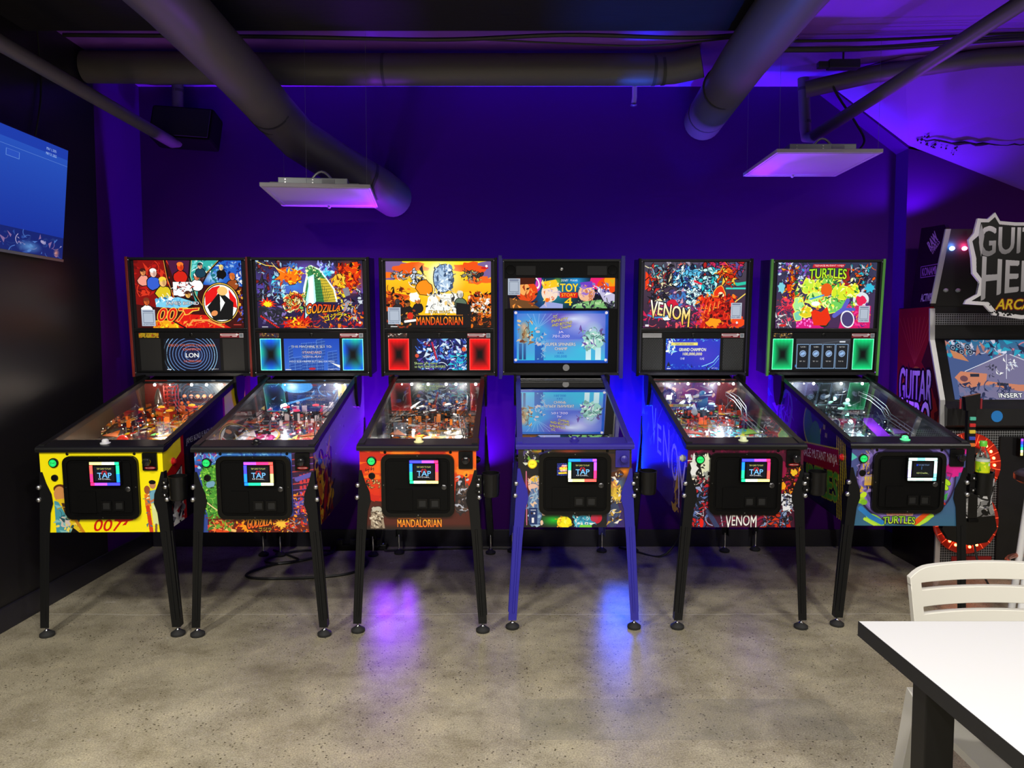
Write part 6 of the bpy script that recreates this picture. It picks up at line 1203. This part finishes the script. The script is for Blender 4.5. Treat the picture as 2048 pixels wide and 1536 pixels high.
bv = bk_.modifiers.new('bevel', 'BEVEL'); bv.width = .006; bv.segments = 2; bv.limit_method = 'ANGLE'; bv.angle_limit = math.radians(50)
seat = MB(); n = 12
for k, dz in ((0,0),(1,-.02)):
    for j in range(n+1):
        for i in range(n+1):
            x, y = -.285+.57*i/n, -.41+.42*j/n; e = max(abs(x)/.285, abs(y+.2)/.21)
            seat.v.append((x, y, .45+dz-.018*(1-e*e)-(.02*max(0,(-y-.36)/.05))))
N1 = (n+1)*(n+1)
for j in range(n):
    for i in range(n):
        p = j*(n+1)+i; seat.f += [(p,p+1,p+n+2,p+n+1), (N1+p,N1+p+n+1,N1+p+n+2,N1+p+1)]
bd = [i for i in range(n+1)]+[j*(n+1)+n for j in range(1,n+1)]+[n*(n+1)+i for i in range(n-1,-1,-1)]+[j*(n+1) for j in range(n-1,0,-1)]
seat.f += [(bd[k],bd[(k+1)%len(bd)],N1+bd[(k+1)%len(bd)],N1+bd[k]) for k in range(len(bd))]
make('seat', seat, cream, CH, True)
for s in (-1,1):
    make('leg', MB().prism([(s*.235,.44),(s*.275,.44),(s*.295,0),(s*.26,0)], 'y', -.40, -.365), cream, CH)
    lg = MB().add([(s*.215,.02,.0+.44),(s*.268,.02,.44),(s*.268,.075,.46),(s*.215,.075,.46),(s*.255,.10,0),(s*.295,.10,0),(s*.295,.14,0),(s*.255,.14,0)], [(0,1,2,3),(7,6,5,4),(0,4,5,1),(1,5,6,2),(2,6,7,3),(3,7,4,0)])
    make('leg', lg, cream, CH)
    make('side_rail', MB().box(min(s*.215,s*.245),max(s*.215,s*.245),-.38,.04,.405,.435,.004), cream, CH)
ST = thing('bar_stool', 'bar stool with white legs and a dark seat in front of the arcade cabinet', 'stool', (2.67,3.62,0))
make('seat', MB().lathe([(.17,.735),(.19,.75),(.19,.775),(.17,.79),(.002,.792)], (0,0,0), 'z', 28), mat('stool_seat', (.035,.02,.02), .3), ST, True)
wl = mat('stool_white', (.75,.75,.76), .35)
for (dx, dy) in ((-1,-.3),(.3,-1),(1,.3),(-.3,1)): make('leg', MB().tube([(dx*.14,dy*.14,.74),(dx*.22,dy*.22,0)], .017, 12), wl, ST, True)
make('foot_ring', MB().tube([(.20*math.cos(k*math.pi/14),.20*math.sin(k*math.pi/14),.33) for k in range(29)], .012, 8), mat('ring_copper', (.45,.16,.10), .3, .8), ST, True)

# ------------------------------------------------------------------ power leads under the machines
ps = thing('power_strip', 'black power strip on the floor behind the second machine', 'power strip', (-1.05,5.075,0), (0,0,.04))
make('strip_body', MB().box(-.19,.19,-.03,.03,.0,.038,.006), satin, ps)
for k in range(4): make('plug', MB().box(-.15+.09*k,-.11+.09*k,-.02,.02,.036,.075,.006), rubber, ps)
make('strip_lamp', MB().box(.15,.17,-.01,.01,.038,.041), mat('strip_lamp', (.3,.3,.9), .3), ps)
cable('black lead looping in a wide curl over the floor under the second machine', [(-1.2,5.03,.03),(-1.22,4.95,.012),(-1.35,4.80,.01),(-1.52,4.70,.009),(-1.62,4.50,.009),(-1.50,4.42,.009),(-1.15,4.45,.009),(-.97,4.55,.009),(-.93,4.75,.009),(-1.0,4.92,.012),(-1.0,5.03,.03)], .008)
cable('black lead coiled around the rear legs of the second machine', [(-1.62,5.02,.012),(-1.46,4.88,.01),(-1.38,4.78,.01),(-1.5,4.72,.01),(-1.6,4.8,.01),(-1.45,5.0,.012),(-1.2,5.0,.012)], .007)
cable('black lead along the foot of the wall behind the third machine', [(-.86,4.98,.02),(-.6,5.05,.009),(-.2,5.08,.009),(.2,5.05,.009)], .007)
cable('black lead drooping from the fifth machine to the floor', [(1.2,4.75,.54),(1.16,4.78,.35),(1.08,4.85,.12),(.98,4.88,.01),(.84,4.99,.009),(.74,5.10,.009)], .007)
cable('black lead hanging down the wall between the second and third machines', [(-.84,5.13,.95),(-.86,5.12,.6),(-.88,5.1,.3),(-.9,5.05,.05),(-.95,5.0,.05)], .005)
